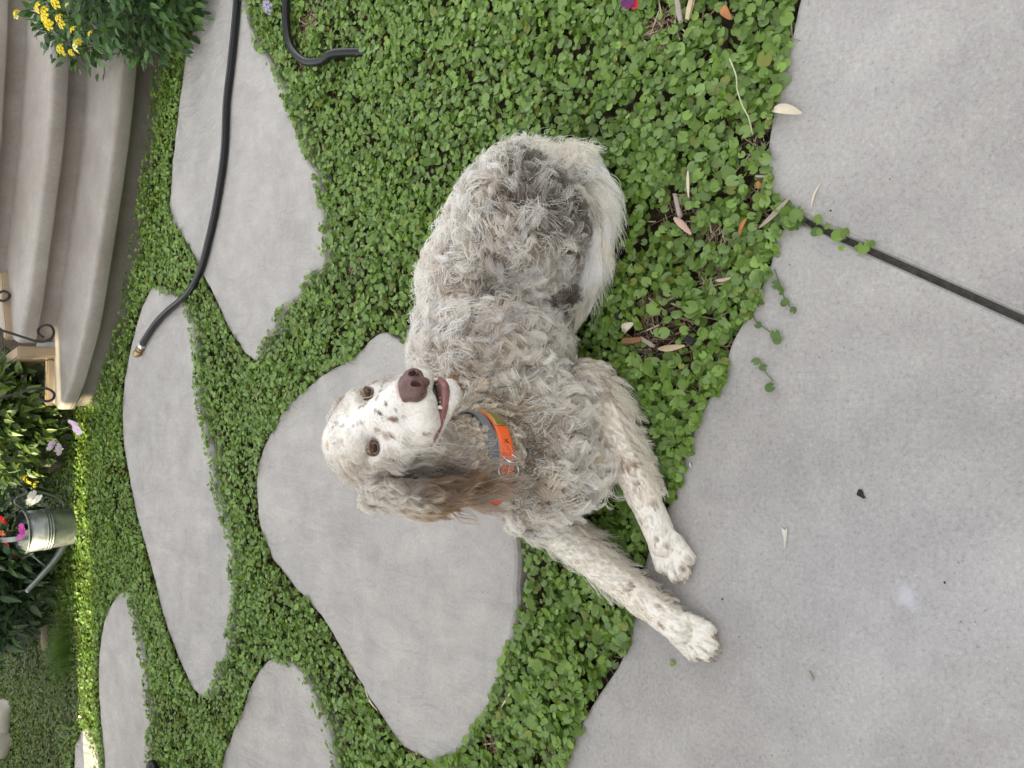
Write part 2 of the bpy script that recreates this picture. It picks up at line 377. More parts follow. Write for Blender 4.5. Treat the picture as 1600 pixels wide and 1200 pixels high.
# wall that catches the low sun behind the steps' ends
wl = empty('stucco_wall', tuple(P(60, 560, .14))); tag(wl, 'low sunlit tan stucco wall stepping down beside the garden steps', 'wall')
def block(name, c, sx, sy, sz, rz, mat, parent, bev=0.01):
    bm = bmesh.new(); bmesh.ops.create_cube(bm, size=1.0)
    bmesh.ops.scale(bm, vec=(sx, sy, sz), verts=bm.verts); bmesh.ops.bevel(bm, geom=bm.edges[:], offset=bev, segments=2, affect='EDGES')
    bmesh.ops.rotate(bm, matrix=Matrix.Rotation(rz, 3, 'Z'), verts=bm.verts); bmesh.ops.translate(bm, vec=tuple(c), verts=bm.verts)
    me = bpy.data.meshes.new(name); bm.to_mesh(me); bm.free()
    return link_mesh(name, me, mat, parent, smooth=False)
def wall_seg(name, pa, pb, th, z0, z1, mat, parent):
    pa, pb = np.asarray(pa)[:2], np.asarray(pb)[:2]; d = pb - pa; L_ = np.linalg.norm(d)
    c = (pa + pb) / 2; n_ = np.array([-d[1], d[0]]) / L_
    if n_[1] < 0: n_ = -n_
    c = c + n_ * th / 2
    return block(name, (c[0], c[1], (z0 + z1) / 2), L_, th, z1 - z0, math.atan2(d[1], d[0]), mat, parent, 0.006)
wall_seg('cheek', (.118, 3.80), (.055, 4.14), .05, .10, .285, M_STUCCO, wl)
wall_seg('curb', P(85, 562, .14), P(83, 634, .14), .03, .10, .168, M_STUCCO, wl)
wall_seg('curb', P(12, 425, .28), P(20, 528, .28), .04, .22, .305, M_STUCCO, wl)

# unseen wall added to block the low sun; its gap and slats shape it
M_WALL = plain('painted_wall', (0.62, 0.58, 0.52), 0.9, noise=0.08, nscale=6, bump=0.2)
gw = empty('sun_block_wall', (-3.1, 3.6, 0)); tag(gw, 'added unseen wall whose narrow gap and slatted opening shape the sunlight', 'wall')
for y0, y1, z0, z1 in ((-9.0, 3.36, -.05, 3.4), (3.86, 14.0, -.05, 3.4), (3.36, 3.50, -.05, 1.5), (3.72, 3.86, -.05, 1.5), (3.36, 3.86, 1.88, 3.4)):
    block('panel', (-3.1, (y0 + y1) / 2, (z0 + z1) / 2), 0.12, y1 - y0 - .002, z1 - z0 - .002, 0, M_WALL, gw, .002)
for k in range(4): block('slat', (-3.1, 3.43 + k * .12, 1.69), .02, .022, .376, 0, M_WALL, gw, .002)
# the house behind the photographer
hw = empty('house', (0, -4.3, 0)); tag(hw, 'tan stucco house wall behind the patio', 'house')
block('wall', (0, -4.35, 1.55), 16, .2, 3.2, 0, M_WALL, hw, .01)
block('eave', (0, -4.15, 3.22), 16, .6, .12, 0, M_WALL, hw, .01)

# ------------------------------------------------------------------ ground cover (dichondra)
def kidney(nr):
    a = np.linspace(0.30, 2 * math.pi - 0.30, nr); r = 1.0 + 0.10 * np.cos(a * 2) - 0.05 * np.cos(a)
    rim = np.c_[r * np.cos(a + math.pi), r * np.sin(a + math.pi) * 1.08]       # notch points along +x... petiole side
    rim[:, 0] *= -1
    return rim
def leaf_cloud(name, pos, rad, yaw, tilt, tdir, cup, cols, nr, mat, parent=None):
    """one mesh of round, slightly cupped leaves: a fan from the petiole notch with a paler middle"""
    n = len(pos); rim = kidney(nr)
    mid = np.array([[0.25, 0.0]])
    loc = np.vstack([mid, rim]); rr = np.linalg.norm(loc, axis=1)
    x = loc[None, :, 0] * rad[:, None]; y = loc[None, :, 1] * rad[:, None]
    z = (cup[:, None] * (rr[None] ** 2 - 0.3)) * rad[:, None] + 0.10 * rad[:, None] * np.sin(3 * np.arctan2(loc[:, 1], loc[:, 0]))[None] * rr[None]
    c, s = np.cos(yaw)[:, None], np.sin(yaw)[:, None]
    X, Y = x * c - y * s, x * s + y * c
    # tilt around a horizontal axis with heading tdir
    ax = np.c_[np.cos(tdir), np.sin(tdir)]; u = X * ax[:, :1] + Y * ax[:, 1:]; v = -X * ax[:, 1:] + Y * ax[:, :1]
    ct, st = np.cos(tilt)[:, None], np.sin(tilt)[:, None]
    v2, z2 = v * ct - z * st, v * st + z * ct
    X2, Y2 = u * ax[:, :1] - v2 * ax[:, 1:], u * ax[:, 1:] + v2 * ax[:, :1]
    V = np.stack([X2 + pos[:, :1], Y2 + pos[:, 1:2], z2 + pos[:, 2:3]], -1).reshape(-1, 3)
    k = nr + 1; base = (np.arange(n) * k)[:, None]
    tri = np.array([(0, i, i + 1) for i in range(1, nr)]); Fs = (base[:, :, None] + tri[None]).reshape(-1, 3)
    C = np.repeat(cols[:, None, :], k, 1).copy()
    C[:, 1:] *= rng.choice([.88, 1.0, 1.18], n, p=[.4, .3, .3])[:, None, None]; C[:, 0] *= 1.05
    return link_mesh(name, raw_mesh(name, V, Fs, C.reshape(-1, 3)), mat, parent)

foot_poly = np.vstack([step_foot, [step_foot[-1] + np.array([0.0, 2.0])], [step_foot[0] + np.array([2, 3.0])]])
lawn_line = np.array([P(x, y)[:2] for x, y in [(-200, 850), (60, 940), (112, 960), (128, 1000), (135, 1120), (110, 1160), (112, 1500), (-200, 1500)]])
hose1_px = [(368, -60), (370, 0), (362, 90), (354, 160), (350, 240), (338, 320), (326, 375), (312, 425), (292, 460), (262, 486), (243, 506), (228, 528), (221, 540)]
hose2_px = [(452, -60), (449, 0), (449, 40), (456, 74), (478, 96), (504, 96), (524, 84), (560, 76)]
bare = [(1050, 515, .10), (1062, 332, .055), (1160, 200, .05), (1000, 530, .05), (1190, 300, .05), (600, 1110, .05), (640, 1170, .06), (475, 30, .07), (470, 105, .05), (1050, 20, .06), (760, 1160, .04), (1020, 40, .04), (30, 800, .2), (1120, 362, .03), (1105, 430, .035), (1148, 545, .025), (1085, 625, .03), (1015, 470, .03), (1205, 230, .03), (930, 990, .02), (860, 1180, .03), (545, 420, .02), (590, 470, .02), (690, 120, .02)]
bare = [(P(x, y)[:2], r) for x, y, r in bare]

def cover_points(n_try, z0):
    xy = np.c_[rng.uniform(-3.9, 3.9, n_try), rng.uniform(0.3, 6.2, n_try)]
    px, py, dep = proj(np.c_[xy, np.zeros(len(xy))])
    return xy[(px > -160) & (px < 1760) & (py > -520) & (py < 1720)]
cand = cover_points(800000, 0)
d_st = np.min([poly_sd(cand, s) for s in stone_polys], 0)
d_pa = np.minimum(poly_sd(cand, polyU), poly_sd(cand, polyL)); d_sp = poly_sd(cand, foot_poly)
clear = np.minimum(np.minimum(d_st, d_pa), d_sp)          # distance to hard surfaces (positive = soil)
edge_n = vnoise(np.c_[cand * 14, np.zeros(len(cand))], 1)
keep = clear > (-0.004 - 0.020 * edge_n ** 2 + 0.012 * (edge_n < .35))
dens = np.ones(len(cand))
for c, r in bare:
    dd = np.linalg.norm(cand - c, axis=1) / r
    dens *= np.where(dd < 1, 0.16 + 0.84 * np.clip(dd, 0, 1) ** 2.5, 1)
patch = vnoise(np.c_[cand * 7, np.zeros(len(cand))], 2) * .6 + vnoise(np.c_[cand * 19, np.zeros(len(cand))], 4) * .4
dens *= 0.45 + 0.55 * sstep(.22, .5, patch)
keep &= rng.random(len(cand)) < dens
d_lawn = poly_sd(cand, lawn_line)
keep_l = keep & (d_lawn < 0.04)
jt_ = (cand - J1) @ jd; keep &= ~((jt_ > .015) & (np.abs((cand - J1) @ jn) < .035) & (rng.random(len(cand)) < .93))
keep &= d_lawn > -0.03
cov, cl, pt = cand[keep], clear[keep], patch[keep]
n = len(cov)
near = sstep(2.2, 1.0, cov[:, 1]); along_patio = sstep(.5, .05, d_pa[keep])
rad = (0.0062 + 0.0011 * near + 0.0006 * along_patio) * np.exp(rng.normal(0, .26, n))
layer = rng.random(n)
mound = 0.5 + 0.5 * vnoise(np.c_[cov * 5, np.zeros(n)], 8)
z = -0.028 + (layer ** .8) * 0.050 * mound + 0.006 * vnoise(np.c_[cov * 26, np.zeros(n)], 9)
over = cl < 0.004
z[over] = 0.003 + layer[over] * .016                      # runners lying out over the hard edges
tilt = np.abs(rng.normal(0, .48, n)) + .05; tilt = np.minimum(tilt, 1.2)
hue = np.clip(rng.normal(.5, .28, n) + (pt - .5) * .5, 0, 1)[:, None]
cA, cB, cC = np.array([0.098, 0.178, 0.022]), np.array([0.215, 0.345, 0.070]), np.array([0.23, 0.26, 0.045])
cols = cA * (1 - hue) + cB * hue
grey = rng.random(n) < .30; cols[grey] = cols[grey] * .7 + np.array([0.17, 0.24, 0.12]) * .4
yel = rng.random(n) < (.035 + .03 * sstep(1.8, 3.0, cov[:, 1])); cols[yel] = cC * rng.uniform(.6, 1.05, (yel.sum(), 1))
cols *= rng.uniform(.82, 1.15, (n, 1))
COVER = dict(pos=np.c_[cov, z], rad=rad, yaw=rng.uniform(0, 6.283, n), tilt=tilt, tdir=rng.uniform(0, 6.283, n), cup=rng.normal(.12, .16, n), cols=cols)

# far lawn: short clover-like turf
ln = cand[keep_l]; extra = ln + rng.normal(0, .012, ln.shape); ln = np.vstack([ln, extra]); n2 = len(ln)
lc = np.array([0.120, 0.185, 0.048]) * (1 + (vnoise(np.c_[ln * 3, np.zeros(n2)], 12) - .5)[:, None] * .9) * rng.uniform(.7, 1.3, (n2, 1))
dry = rng.random(n2) < .10; lc[dry] = np.array([.16, .13, .07]) * rng.uniform(.6, 1.2, (dry.sum(), 1))
lawn = leaf_cloud('lawn', np.c_[ln, -0.035 + rng.random(n2) * .045], .0066 * np.exp(rng.normal(0, .25, n2)), rng.uniform(0, 6.28, n2), np.abs(rng.normal(.2, .5, n2)), rng.uniform(0, 6.28, n2), rng.normal(.1, .2, n2), lc, 5, M_COVER)
tag(lawn, 'short patchy lawn far behind the watering can', 'lawn', kind='stuff')

# ------------------------------------------------------------------ leaves, flowers, plants
def ovate_mesh(name, L=1.0, W=0.42, seg=5, fold=0.18, droop=0.25, mat=None):
    V, Fs = [], []
    for i in range(seg + 1):
        t = i / seg; wd = W * math.sin(math.pi * min(1, t ** .75)) ** .9 * (1 - .25 * t) if 0 < t < 1 else 0.012
        zc = -droop * t * t * L
        V += [(t * L, -wd / 2 * L, zc + fold * wd * L), (t * L, 0, zc), (t * L, wd / 2 * L, zc + fold * wd * L)]
    for i in range(seg):
        a = 3 * i; Fs += [(a, a + 1, a + 4, a + 3), (a + 1, a + 2, a + 5, a + 4)]
    me = raw_mesh(name, V, Fs); me.polygons.foreach_set('use_smooth', [True] * len(me.polygons))
    if mat: me.materials.append(mat)
    return me
def ovate_cloud(name, pos, direc, upv, size, cols, mat, W=.45, parent=None):
    n = len(pos); seg = 3; base = []
    for i in range(seg + 1):
        t = i / seg; wd = (0.02, W, W * .8, 0.01)[i]
        base += [(t, -wd / 2, -.18 * t * t + .15 * wd), (t, 0, -.18 * t * t), (t, wd / 2, -.18 * t * t + .15 * wd)]
    base = np.array(base); Xa = norm(direc); Ya = norm(np.cross(upv, Xa)); Za = np.cross(Xa, Ya)
    V = pos[:, None] + size[:, None, None] * (base[None, :, :1] * Xa[:, None] + base[None, :, 1:2] * Ya[:, None] + base[None, :, 2:] * Za[:, None])
    q = []
    for i in range(seg):
        a = 3 * i; q += [(a, a + 1, a + 4, a + 3), (a + 1, a + 2, a + 5, a + 4)]
    q = np.array(q); Fs = ((np.arange(n) * len(base))[:, None, None] + q[None]).reshape(-1, 4)
    return link_mesh(name, raw_mesh(name, V.reshape(-1, 3), Fs, np.repeat(cols, len(base), 0)), mat, parent)
M_STEM = plain('green_stem', (0.10, 0.13, 0.04), 0.6)
M_WOODY = plain('brown_stem', (0.12, 0.08, 0.05), 0.8)
M_BUSHLEAF = attr_mat('bush_leaf_inner', 0.45, 0.2, 0.4)
def make_bush(name, label, cat, base, lobes, n_out, n_in, leaf_len, W, c1, c2, c_in, droop=.25, group=None):
    """lobes: (centre xyz, radii xyz). Visible outer leaves are objects, the mass inside is one part."""
    base = np.asarray(base); root = empty(name, tuple(base)); tag(root, label, cat, group)
    mat = leaf_mat(name + '_leaf', c1, c2)
    mes = [ovate_mesh('leaf', 1, W, 5, f, d, mat) for f, d in ((.2, droop), (.3, droop * .5), (.12, droop * 1.5))]
    vol = np.array([np.prod(l[1]) ** (2 / 3) for l in lobes]); pr = vol / vol.sum()
    def sample(n, lo, hi, facing=None):
        k = rng.choice(len(lobes), n, p=pr); v = norm(rng.normal(size=(n, 3)))
        if facing is not None:
            f = np.array([0 - base[0], 0 - base[1], CAM_H * .9]); f = f / np.linalg.norm(f)
            fl = (v @ f) < facing; v[fl] = norm(rng.normal(size=(fl.sum(), 3)) * .8 + f)
        v[:, 2] = np.abs(v[:, 2]) * np.where(rng.random(n) < .75, 1, -1)
        r = rng.uniform(lo, hi, n)
        c = np.array([lobes[i][0] for i in k]); R = np.array([lobes[i][1] for i in k])
        p = c + v * R * r[:, None]; p[:, 2] = np.maximum(p[:, 2], .02)
        return p, v
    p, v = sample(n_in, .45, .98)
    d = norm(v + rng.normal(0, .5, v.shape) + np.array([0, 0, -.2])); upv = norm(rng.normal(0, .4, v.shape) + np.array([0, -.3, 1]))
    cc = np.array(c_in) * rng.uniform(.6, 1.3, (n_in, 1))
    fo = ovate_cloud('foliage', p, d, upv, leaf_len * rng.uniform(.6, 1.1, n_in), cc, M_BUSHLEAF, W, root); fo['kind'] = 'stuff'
    p, v = sample(n_out, .85, 1.06, .1)
    for i in range(n_out):
        dd = Vector(norm(v[i] + rng.normal(0, .55, 3) + np.array([0, 0, -.15])))
        up = Vector(norm(rng.normal(0, .35, 3) + np.array([0, -.35, 1.0])))
        ya = up.cross(dd).normalized(); za = dd.cross(ya)
        o = bpy.data.objects.new('leaf', mes[i % 3]); COL.objects.link(o); o.parent = root
        s = leaf_len * random.uniform(.7, 1.2)
        M = Matrix((dd, ya, za)).transposed().to_4x4(); o.rotation_euler = M.to_euler(); o.scale = (s, s, s)
        o.location = Vector(p[i] - base) - dd * s * .4
    for i in range(7):
        l = lobes[i % len(lobes)]; tip = np.array(l[0]) + rng.normal(0, .4, 3) * np.array(l[1]); st = base + np.array([random.uniform(-.05, .05), random.uniform(-.05, .05), -.03])
        mid = (st + tip) / 2 + rng.normal(0, .02, 3)
        link_mesh('stem', tube_mesh('stem', catmull([st, mid, tip], 5), np.linspace(.006, .002, 11), 6), M_WOODY, root)
    return root
def flower_mesh(name, n_pet, L, W, cup, mat):
    V, Fs = [], []
    for k in range(n_pet):
        a = 2 * math.pi * k / n_pet; o = len(V)
        for (r, wd, zz) in ((.08, .12, 0), (.55, .9, .25), (.85, 1.0, .42), (1.0, .5, .40)):
            for sgn in (-1, 1):
                x, y = r * L, sgn * wd * W / 2
                V.append((x * math.cos(a) - y * math.sin(a), x * math.sin(a) + y * math.cos(a), zz * cup * L + (k % 2) * .0006))
        for i in range(3): Fs.append((o + 2 * i, o + 2 * i + 1, o + 2 * i + 3, o + 2 * i + 2))
    me = raw_mesh(name, V, Fs); me.materials.append(mat); me.polygons.foreach_set('use_smooth', [True] * len(me.polygons)); return me
def umbel_mesh(name, R, mat, nfl=16):
    """lantana head: many tiny florets on a dome"""
    V, Fs = [], []
    for i in range(nfl):
        r = math.sqrt((i + .5) / nfl); a = i * 2.4; c = np.array([math.cos(a) * r, math.sin(a) * r, .55 * (1 - r * r)]) * R
        u = norm(np.array([-math.sin(a), math.cos(a), 0])); nn = norm(c / R + np.array([0, 0, .6])); v = np.cross(nn, u); s = R * .30; o = len(V)
        V.append(tuple(c + nn * s * -.1))
        for k in range(8):
            b = k * math.pi / 4; rr = s * (1.0 if k % 2 == 0 else .72); V.append(tuple(c + rr * (math.cos(b) * u + math.sin(b) * v) + nn * s * .12 * (k % 2)))
        for k in range(8): Fs.append((o, o + 1 + k, o + 1 + (k + 1) % 8))
    me = raw_mesh(name, V, Fs); me.materials.append(mat); return me
def petal_mat(name, col):
    m, N, L, b = new_mat(name); b.inputs['Base Color'].default_value = (*col, 1); b.inputs['Roughness'].default_value = .6
    t = N.new('ShaderNodeBsdfTranslucent'); t.inputs[0].default_value = (*col, 1); s = N.new('ShaderNodeMixShader'); s.inputs[0].default_value = .3
    L.new(b.outputs[0], s.inputs[1]); L.new(t.outputs[0], s.inputs[2]); L.new(s.outputs[0], N['Material Output'].inputs[0]); return m
PM = {k: petal_mat(k + '_petal', c) for k, c in dict(yellow=(.86, .68, .03), pale=(.85, .80, .35), pink=(.78, .62, .80), white=(.85, .84, .84), red=(.62, .03, .05), magenta=(.50, .08, .45), coral=(.75, .22, .10), mauve=(.45, .38, .62), purple=(.16, .02, .14)).items()}
def put_flower(root, me, p, stem_from=None, tilt=(0, 0), s=1.0):
    base = np.array(root.location); o = bpy.data.objects.new('flower', me); COL.objects.link(o); o.parent = root
    o.location = tuple(np.asarray(p) - base); o.rotation_euler = (tilt[0], tilt[1], random.uniform(0, 6)); o.scale = (s, s, s)
    if stem_from is not None:
        a, b = np.asarray(stem_from, float), np.asarray(p, float)
        link_mesh('flower_stem', tube_mesh('flower_stem', catmull([a, (a + b) / 2 + rng.normal(0, .01, 3), b - np.array([0, 0, .002])], 4), .0018, 5), M_STEM, root)
    return o

# lantana at the right of the steps (top of the picture, left)
lb = P(225, -10, 0)
lant = make_bush('lantana_bush', 'dense green bush with yellow flower heads spilling over the steps', 'bush', lb,
    [(P(150, 10, .20), (.26, .22, .20)), (P(230, 5, .16), (.22, .24, .18)), (P(110, 15, .30), (.20, .16, .14)), (P(262, -10, .12), (.16, .18, .14)), (P(190, -70, .25), (.35, .25, .28))],
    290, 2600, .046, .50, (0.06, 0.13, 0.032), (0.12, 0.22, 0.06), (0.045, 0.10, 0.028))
um_y, um_p = umbel_mesh('flower', .0175, PM['yellow']), umbel_mesh('flower', .016, PM['pale'])
for x, y, z, s in [(26, 22, .36, 1), (60, 12, .38, 1.1), (70, 18, .36, 1.2), (72, 30, .34, 1.3), (76, 38, .33, 1.2), (87, 3, .38, 1.2), (97, 38, .32, 1), (92, 28, .33, .9), (114, 46, .30, .8), (94, 76, .28, 1), (100, 82, .27, .8), (122, 66, .27, .8), (111, 82, .26, .7), (141, 52, .27, .6)]:
    q = P(x, y, z + .10); put_flower(lant, um_y, q, q + np.array([.05, .06, -.10]), (random.uniform(-.2, .7), random.uniform(-.5, .3)), s)
for x, y, z, s in [(119, 74, .28, 1.1), (27, 25, .355, .9), (105, 8, .34, .6)]:
    q = P(x, y, z + .10); put_flower(lant, um_p, q, q + np.array([.05, .06, -.10]), (.4, -.3), s)

# bush beyond the steps: broad leaves, in the sun
b2 = P(40, 690, 0)
bsh = make_bush('leafy_bush', 'sunlit bush with broad yellow-green leaves behind the end of the steps', 'bush', b2,
    [(P(45, 640, .16), (.16, .18, .16)), (P(35, 690, .18), (.18, .18, .18)), (P(20, 610, .24), (.18, .2, .2)), (P(-5, 660, .3), (.3, .25, .25)), (P(30, 730, .12), (.14, .16, .12))],
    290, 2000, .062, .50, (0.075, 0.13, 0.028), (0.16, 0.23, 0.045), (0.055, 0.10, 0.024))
q = P(4, 688, .3); put_flower(bsh, um_y, q, q + np.array([0, .08, -.1]), (.5, 0), .8)
# dark bush left of the can
b3 = P(30, 910, 0)
dbs = make_bush('dark_leaf_bush', 'dark green glossy bush with small red and coral flowers behind the can spout', 'bush', b3,
    [(P(35, 890, .14), (.24, .16, .15)), (P(20, 940, .16), (.22, .18, .17)), (P(5, 860, .24), (.22, .2, .2)), (P(0, 970, .12), (.2, .2, .14)), (P(-30, 910, .3), (.45, .25, .28))],
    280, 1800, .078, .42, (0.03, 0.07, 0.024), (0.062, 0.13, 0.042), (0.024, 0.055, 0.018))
fl5 = {k: flower_mesh('flower', 5, .028, .026, .5, PM[k]) for k in ('pink', 'white', 'red', 'magenta')}
um_c = umbel_mesh('flower', .02, PM['coral'])
for x, y, z in [(24, 868, .2), (38, 871, .18), (3, 833, .3), (10, 1018, .1)]:
    q = P(x, y, z); put_flower(dbs, um_c, q, q + np.array([.0, .06, -.1]), (.7, 0), .9)
for x, y, z in [(6, 811, .28), (7, 846, .28)]:
    q = P(x, y, z); put_flower(dbs, fl5['red'], q, q + np.array([.0, .06, -.1]), (.8, .2), 1.0)
# flowering plants round the can
def small_plant(name, label, base, flowers, n_leaf, L, c1, c2, cat='flower plant', group=None, W=.42, hgt=.10):
    base = np.asarray(base); root = empty(name, tuple(base)); tag(root, label, cat, group); mat = leaf_mat(name + '_leaf', c1, c2); me = ovate_mesh('leaf', 1, W, 5, .2, .35, mat)
    for i in range(n_leaf):
        a = i * 2.4; o = bpy.data.objects.new('leaf', me); COL.objects.link(o); o.parent = root
        s = L * random.uniform(.7, 1.2); r = random.uniform(0, .035)
        o.location = (math.cos(a) * r, math.sin(a) * r, hgt * random.uniform(.25, 1)); o.rotation_euler = (random.uniform(-.3, .3), random.uniform(-.5, .25), a + random.uniform(-.3, .3)); o.scale = (s, s, s)
    link_mesh('stem', tube_mesh('stem', [base + np.array([0, 0, -.03]), base + np.array([.004, 0, hgt * .5]), base + np.array([0, .004, hgt])], [.004, .003, .002], 6), M_STEM, root)
    for (x, y, z, me2, s, t) in flowers:
        q = P(x, y, z + .075); put_flower(root, me2, q, base + np.array([0, 0, hgt * .6]), t, s)
    return root
small_plant('vinca_plant', 'periwinkle with pale pink flowers at the foot of the stucco curb', P(108, 670, 0), [(82, 696, .13, fl5['pink'], 1.0, (.9, .1)), (94, 702, .12, fl5['pink'], 1.0, (.7, -.3)), (115, 660, .11, fl5['pink'], .8, (.9, .2)), (122, 671, .10, fl5['pink'], .9, (.6, 0))], 20, .10, (.05, .11, .03), (.08, .16, .045))
small_plant('marigold_plant', 'low plant carrying a short row of yellow flower heads above the can', P(62, 752, 0), [(34, 747, .13, um_y, .8, (.6, 0)), (39, 746, .135, um_y, .8, (.6, 0)), (45, 752, .12, um_y, 1.0, (.6, 0)), (56, 757, .10, um_y, 1.0, (.6, 0))], 10, .07, (.03, .07, .02), (.06, .11, .03))
small_plant('petunia_plant', 'plant with a white flower beside the can rim', P(70, 775, 0), [(52, 779, .14, fl5['white'], 1.3, (.9, 0)), (58, 782, .13, fl5['white'], 1.0, (.8, .3))], 9, .06, (.03, .07, .02), (.06, .11, .03))
small_plant('bedding_plant', 'plant with magenta flowers behind the can handle', P(30, 815, 0), [(36, 826, .2, fl5['magenta'], .9, (.8, 0)), (34, 838, .18, fl5['magenta'], .7, (.8, .2))], 12, .07, (.02, .05, .018), (.04, .085, .03), hgt=.15)
small_plant('seedling', 'lone leafy sprout at the edge of the sunlit strip beside the lawn', P(110, 1128, 0), [], 9, .06, (.07, .15, .03), (.12, .22, .05), cat='seedling', W=.35, hgt=.12)
small_plant('verbena_sprig', 'mauve flower head on thin stems beside the bent hose', P(425, 15, 0), [(418, 10, .06, umbel_mesh('flower', .02, PM['mauve']), 1, (.3, 0))], 8, .05, (.08, .14, .03), (.12, .18, .05), W=.12, hgt=.04)
small_plant('purple_flower', 'dark purple flower in the ground cover at the top edge', P(985, 2, 0), [(982, 2, .06, flower_mesh('flower', 5, .014, .013, .5, PM['purple']), 1, (.2, 0)), (992, 6, .055, flower_mesh('flower', 5, .012, .012, .5, PM['red']), .8, (.3, .2))], 5, .03, (.07, .14, .03), (.1, .17, .04), hgt=.035)
# wispy green tuft
def wisp(name, label, base, n, h, spread, col):
    n_ = n; pts = []; Fs = []; V = []; C = []
    for i in range(n_):
        a = random.uniform(0, 6.28); r = abs(random.gauss(0, spread)); b = base + np.array([math.cos(a) * r * 1.6, math.sin(a) * r * .7, -.03])
        d = np.array([math.cos(a) * .5, math.sin(a) * .5, 0]) * random.uniform(.1, 1); L_ = h * random.uniform(.5, 1.1); u = norm(np.array([-math.sin(a), math.cos(a), 0])) * .0012; o = len(V)
        for k in range(4):
            t = k / 3; c = b + np.array([0, 0, L_ * t]) + d * L_ * t * t; V += [c - u * (1.2 - t), c + u * (1.2 - t)]; C += [np.array(col) * (.7 + .5 * t)] * 2
        for k in range(3): Fs.append((o + 2 * k, o + 2 * k + 1, o + 2 * k + 3, o + 2 * k + 2))
    o = link_mesh(name, raw_mesh(name, V, np.array(Fs), np.array(C)), M_COVER); tag(o, label, 'plant'); return o
wisp('feathery_plant', 'soft feathery green tuft between the lawn and the sunlit strip', P(108, 1015, 0), 900, .13, .085, (.09, .16, .04))

# ------------------------------------------------------------------ watering can (galvanised)
def zinc():
    m, N, L, b = new_mat('galvanised_steel'); tc = N.new('ShaderNodeTexCoord'); v = N.new('ShaderNodeTexVoronoi'); v.inputs['Scale'].default_value = 45
    L.new(tc.outputs['Object'], v.inputs['Vector']); r = ramp(N, [(0, (.19, .21, .21)), (1, (.31, .34, .33))]); L.new(v.outputs['Color'], r.inputs[0]); L.new(r.outputs[0], b.inputs['Base Color'])
    b.inputs['Metallic'].default_value = .75; b.inputs['Roughness'].default_value = .42; return m
M_ZINC = zinc()
cb = P(112, 822, 0); can = empty('watering_can', tuple(cb)); tag(can, 'galvanised metal watering can standing among flowers', 'watering can')
def lathe(prof, seg=40, c=(0, 0, 0)):
    V = [(c[0] + r * math.cos(2 * math.pi * k / seg), c[1] + r * math.sin(2 * math.pi * k / seg), c[2] + z) for r, z in prof for k in range(seg)]
    Fs = [(i * seg + k, i * seg + (k + 1) % seg, (i + 1) * seg + (k + 1) % seg, (i + 1) * seg + k) for i in range(len(prof) - 1) for k in range(seg)]
    return V, Fs
R0, R1, CH = .088, .098, .205
V, Fs = lathe([(0.001, -.02), (R0, -.02), (R0, .0), (R0 + .010 * .45, CH * .45), (R1, CH), (R1 - .002, CH), (R0 - .002, .01), (.001, .01)], 44, cb)
link_mesh('body', raw_mesh('body', V, Fs), M_ZINC, can)
for zz in (.50, .555, .61):
    rr = R0 + (R1 - R0) * zz
    a = np.linspace(0, 2 * math.pi, 49)[:-1]; tb = []
    V, Fs = lathe([(rr - .001, CH * zz - .006), (rr + .0035, CH * zz - .003), (rr + .0035, CH * zz + .003), (rr - .001, CH * zz + .006)], 44, cb); link_mesh('band', raw_mesh('band', V, Fs), M_ZINC, can)
V, Fs = lathe([(R1 - .002, CH - .006), (R1 + .004, CH - .004), (R1 + .005, CH + .002), (R1 - .001, CH + .005), (R1 - .003, CH)], 44, cb); link_mesh('rim', raw_mesh('rim', V, Fs), M_ZINC, can)
# half cover over the spout side
sd = np.array([-1.0, -0.10, 0]); sd /= np.linalg.norm(sd); sv = np.array([-sd[1], sd[0], 0])
V = [tuple(cb + np.array([0, 0, CH + .003]) + sd * (R1 * math.cos(a)) + sv * (R1 * math.sin(a)) + np.array([0, 0, .022 * max(0, math.cos(a)) * k])) for k in (0,) for a in np.linspace(-1.75, 1.75, 25)]
Vc = [tuple(np.array(v) * 1.0) for v in V]; n_ = len(V)
V2 = [tuple(cb + np.array([0, 0, CH + .028]) + (np.array(v) - cb - np.array([0, 0, CH])) * np.array([.55, .55, 0]) + sd * .012) for v in V]
link_mesh('half_cover', raw_mesh('half_cover', V + V2, [(i, i + 1, n_ + i + 1, n_ + i) for i in range(n_ - 1)] + [tuple(range(n_, 2 * n_))]), M_ZINC, can)
def strap(name, path, wdir, wd, th, mat, parent):
    path = np.asarray(path, float); T = norm(np.gradient(path, axis=0)); W_ = norm(np.asarray(wdir, float)); V = []
    for p, t in zip(path, T):
        nn = norm(np.cross(t, W_)); V += [tuple(p + W_ * wd / 2 + nn * th / 2), tuple(p - W_ * wd / 2 + nn * th / 2), tuple(p - W_ * wd / 2 - nn * th / 2), tuple(p + W_ * wd / 2 - nn * th / 2)]
    Fs = [(4 * i + k, 4 * i + (k + 1) % 4, 4 * i + 4 + (k + 1) % 4, 4 * i + 4 + k) for i in range(len(path) - 1) for k in range(4)]
    Fs += [(3, 2, 1, 0), tuple(4 * (len(path) - 1) + k for k in range(4))]
    return link_mesh(name, raw_mesh(name, V, Fs), mat, parent, smooth=False)
up = np.array([0, 0, 1.0])
top = catmull([cb + up * CH + sv * -R1 * .98 + sd * .02, cb + up * (CH + .075) + sv * -.08 + sd * .02, cb + up * (CH + .10) + sd * .02, cb + up * (CH + .075) + sv * .08 + sd * .02, cb + up * CH + sv * R1 * .98 + sd * .02], 7)
strap('top_handle', top, sd, .022, .004, M_ZINC, can)
back = catmull([cb + up * (CH - .015) - sd * R1, cb + up * (CH + .03) - sd * (R1 + .05), cb + up * (CH - .05) - sd * (R1 + .085), cb + up * .05 - sd * (R0 + .05), cb + up * .03 - sd * R0], 7)
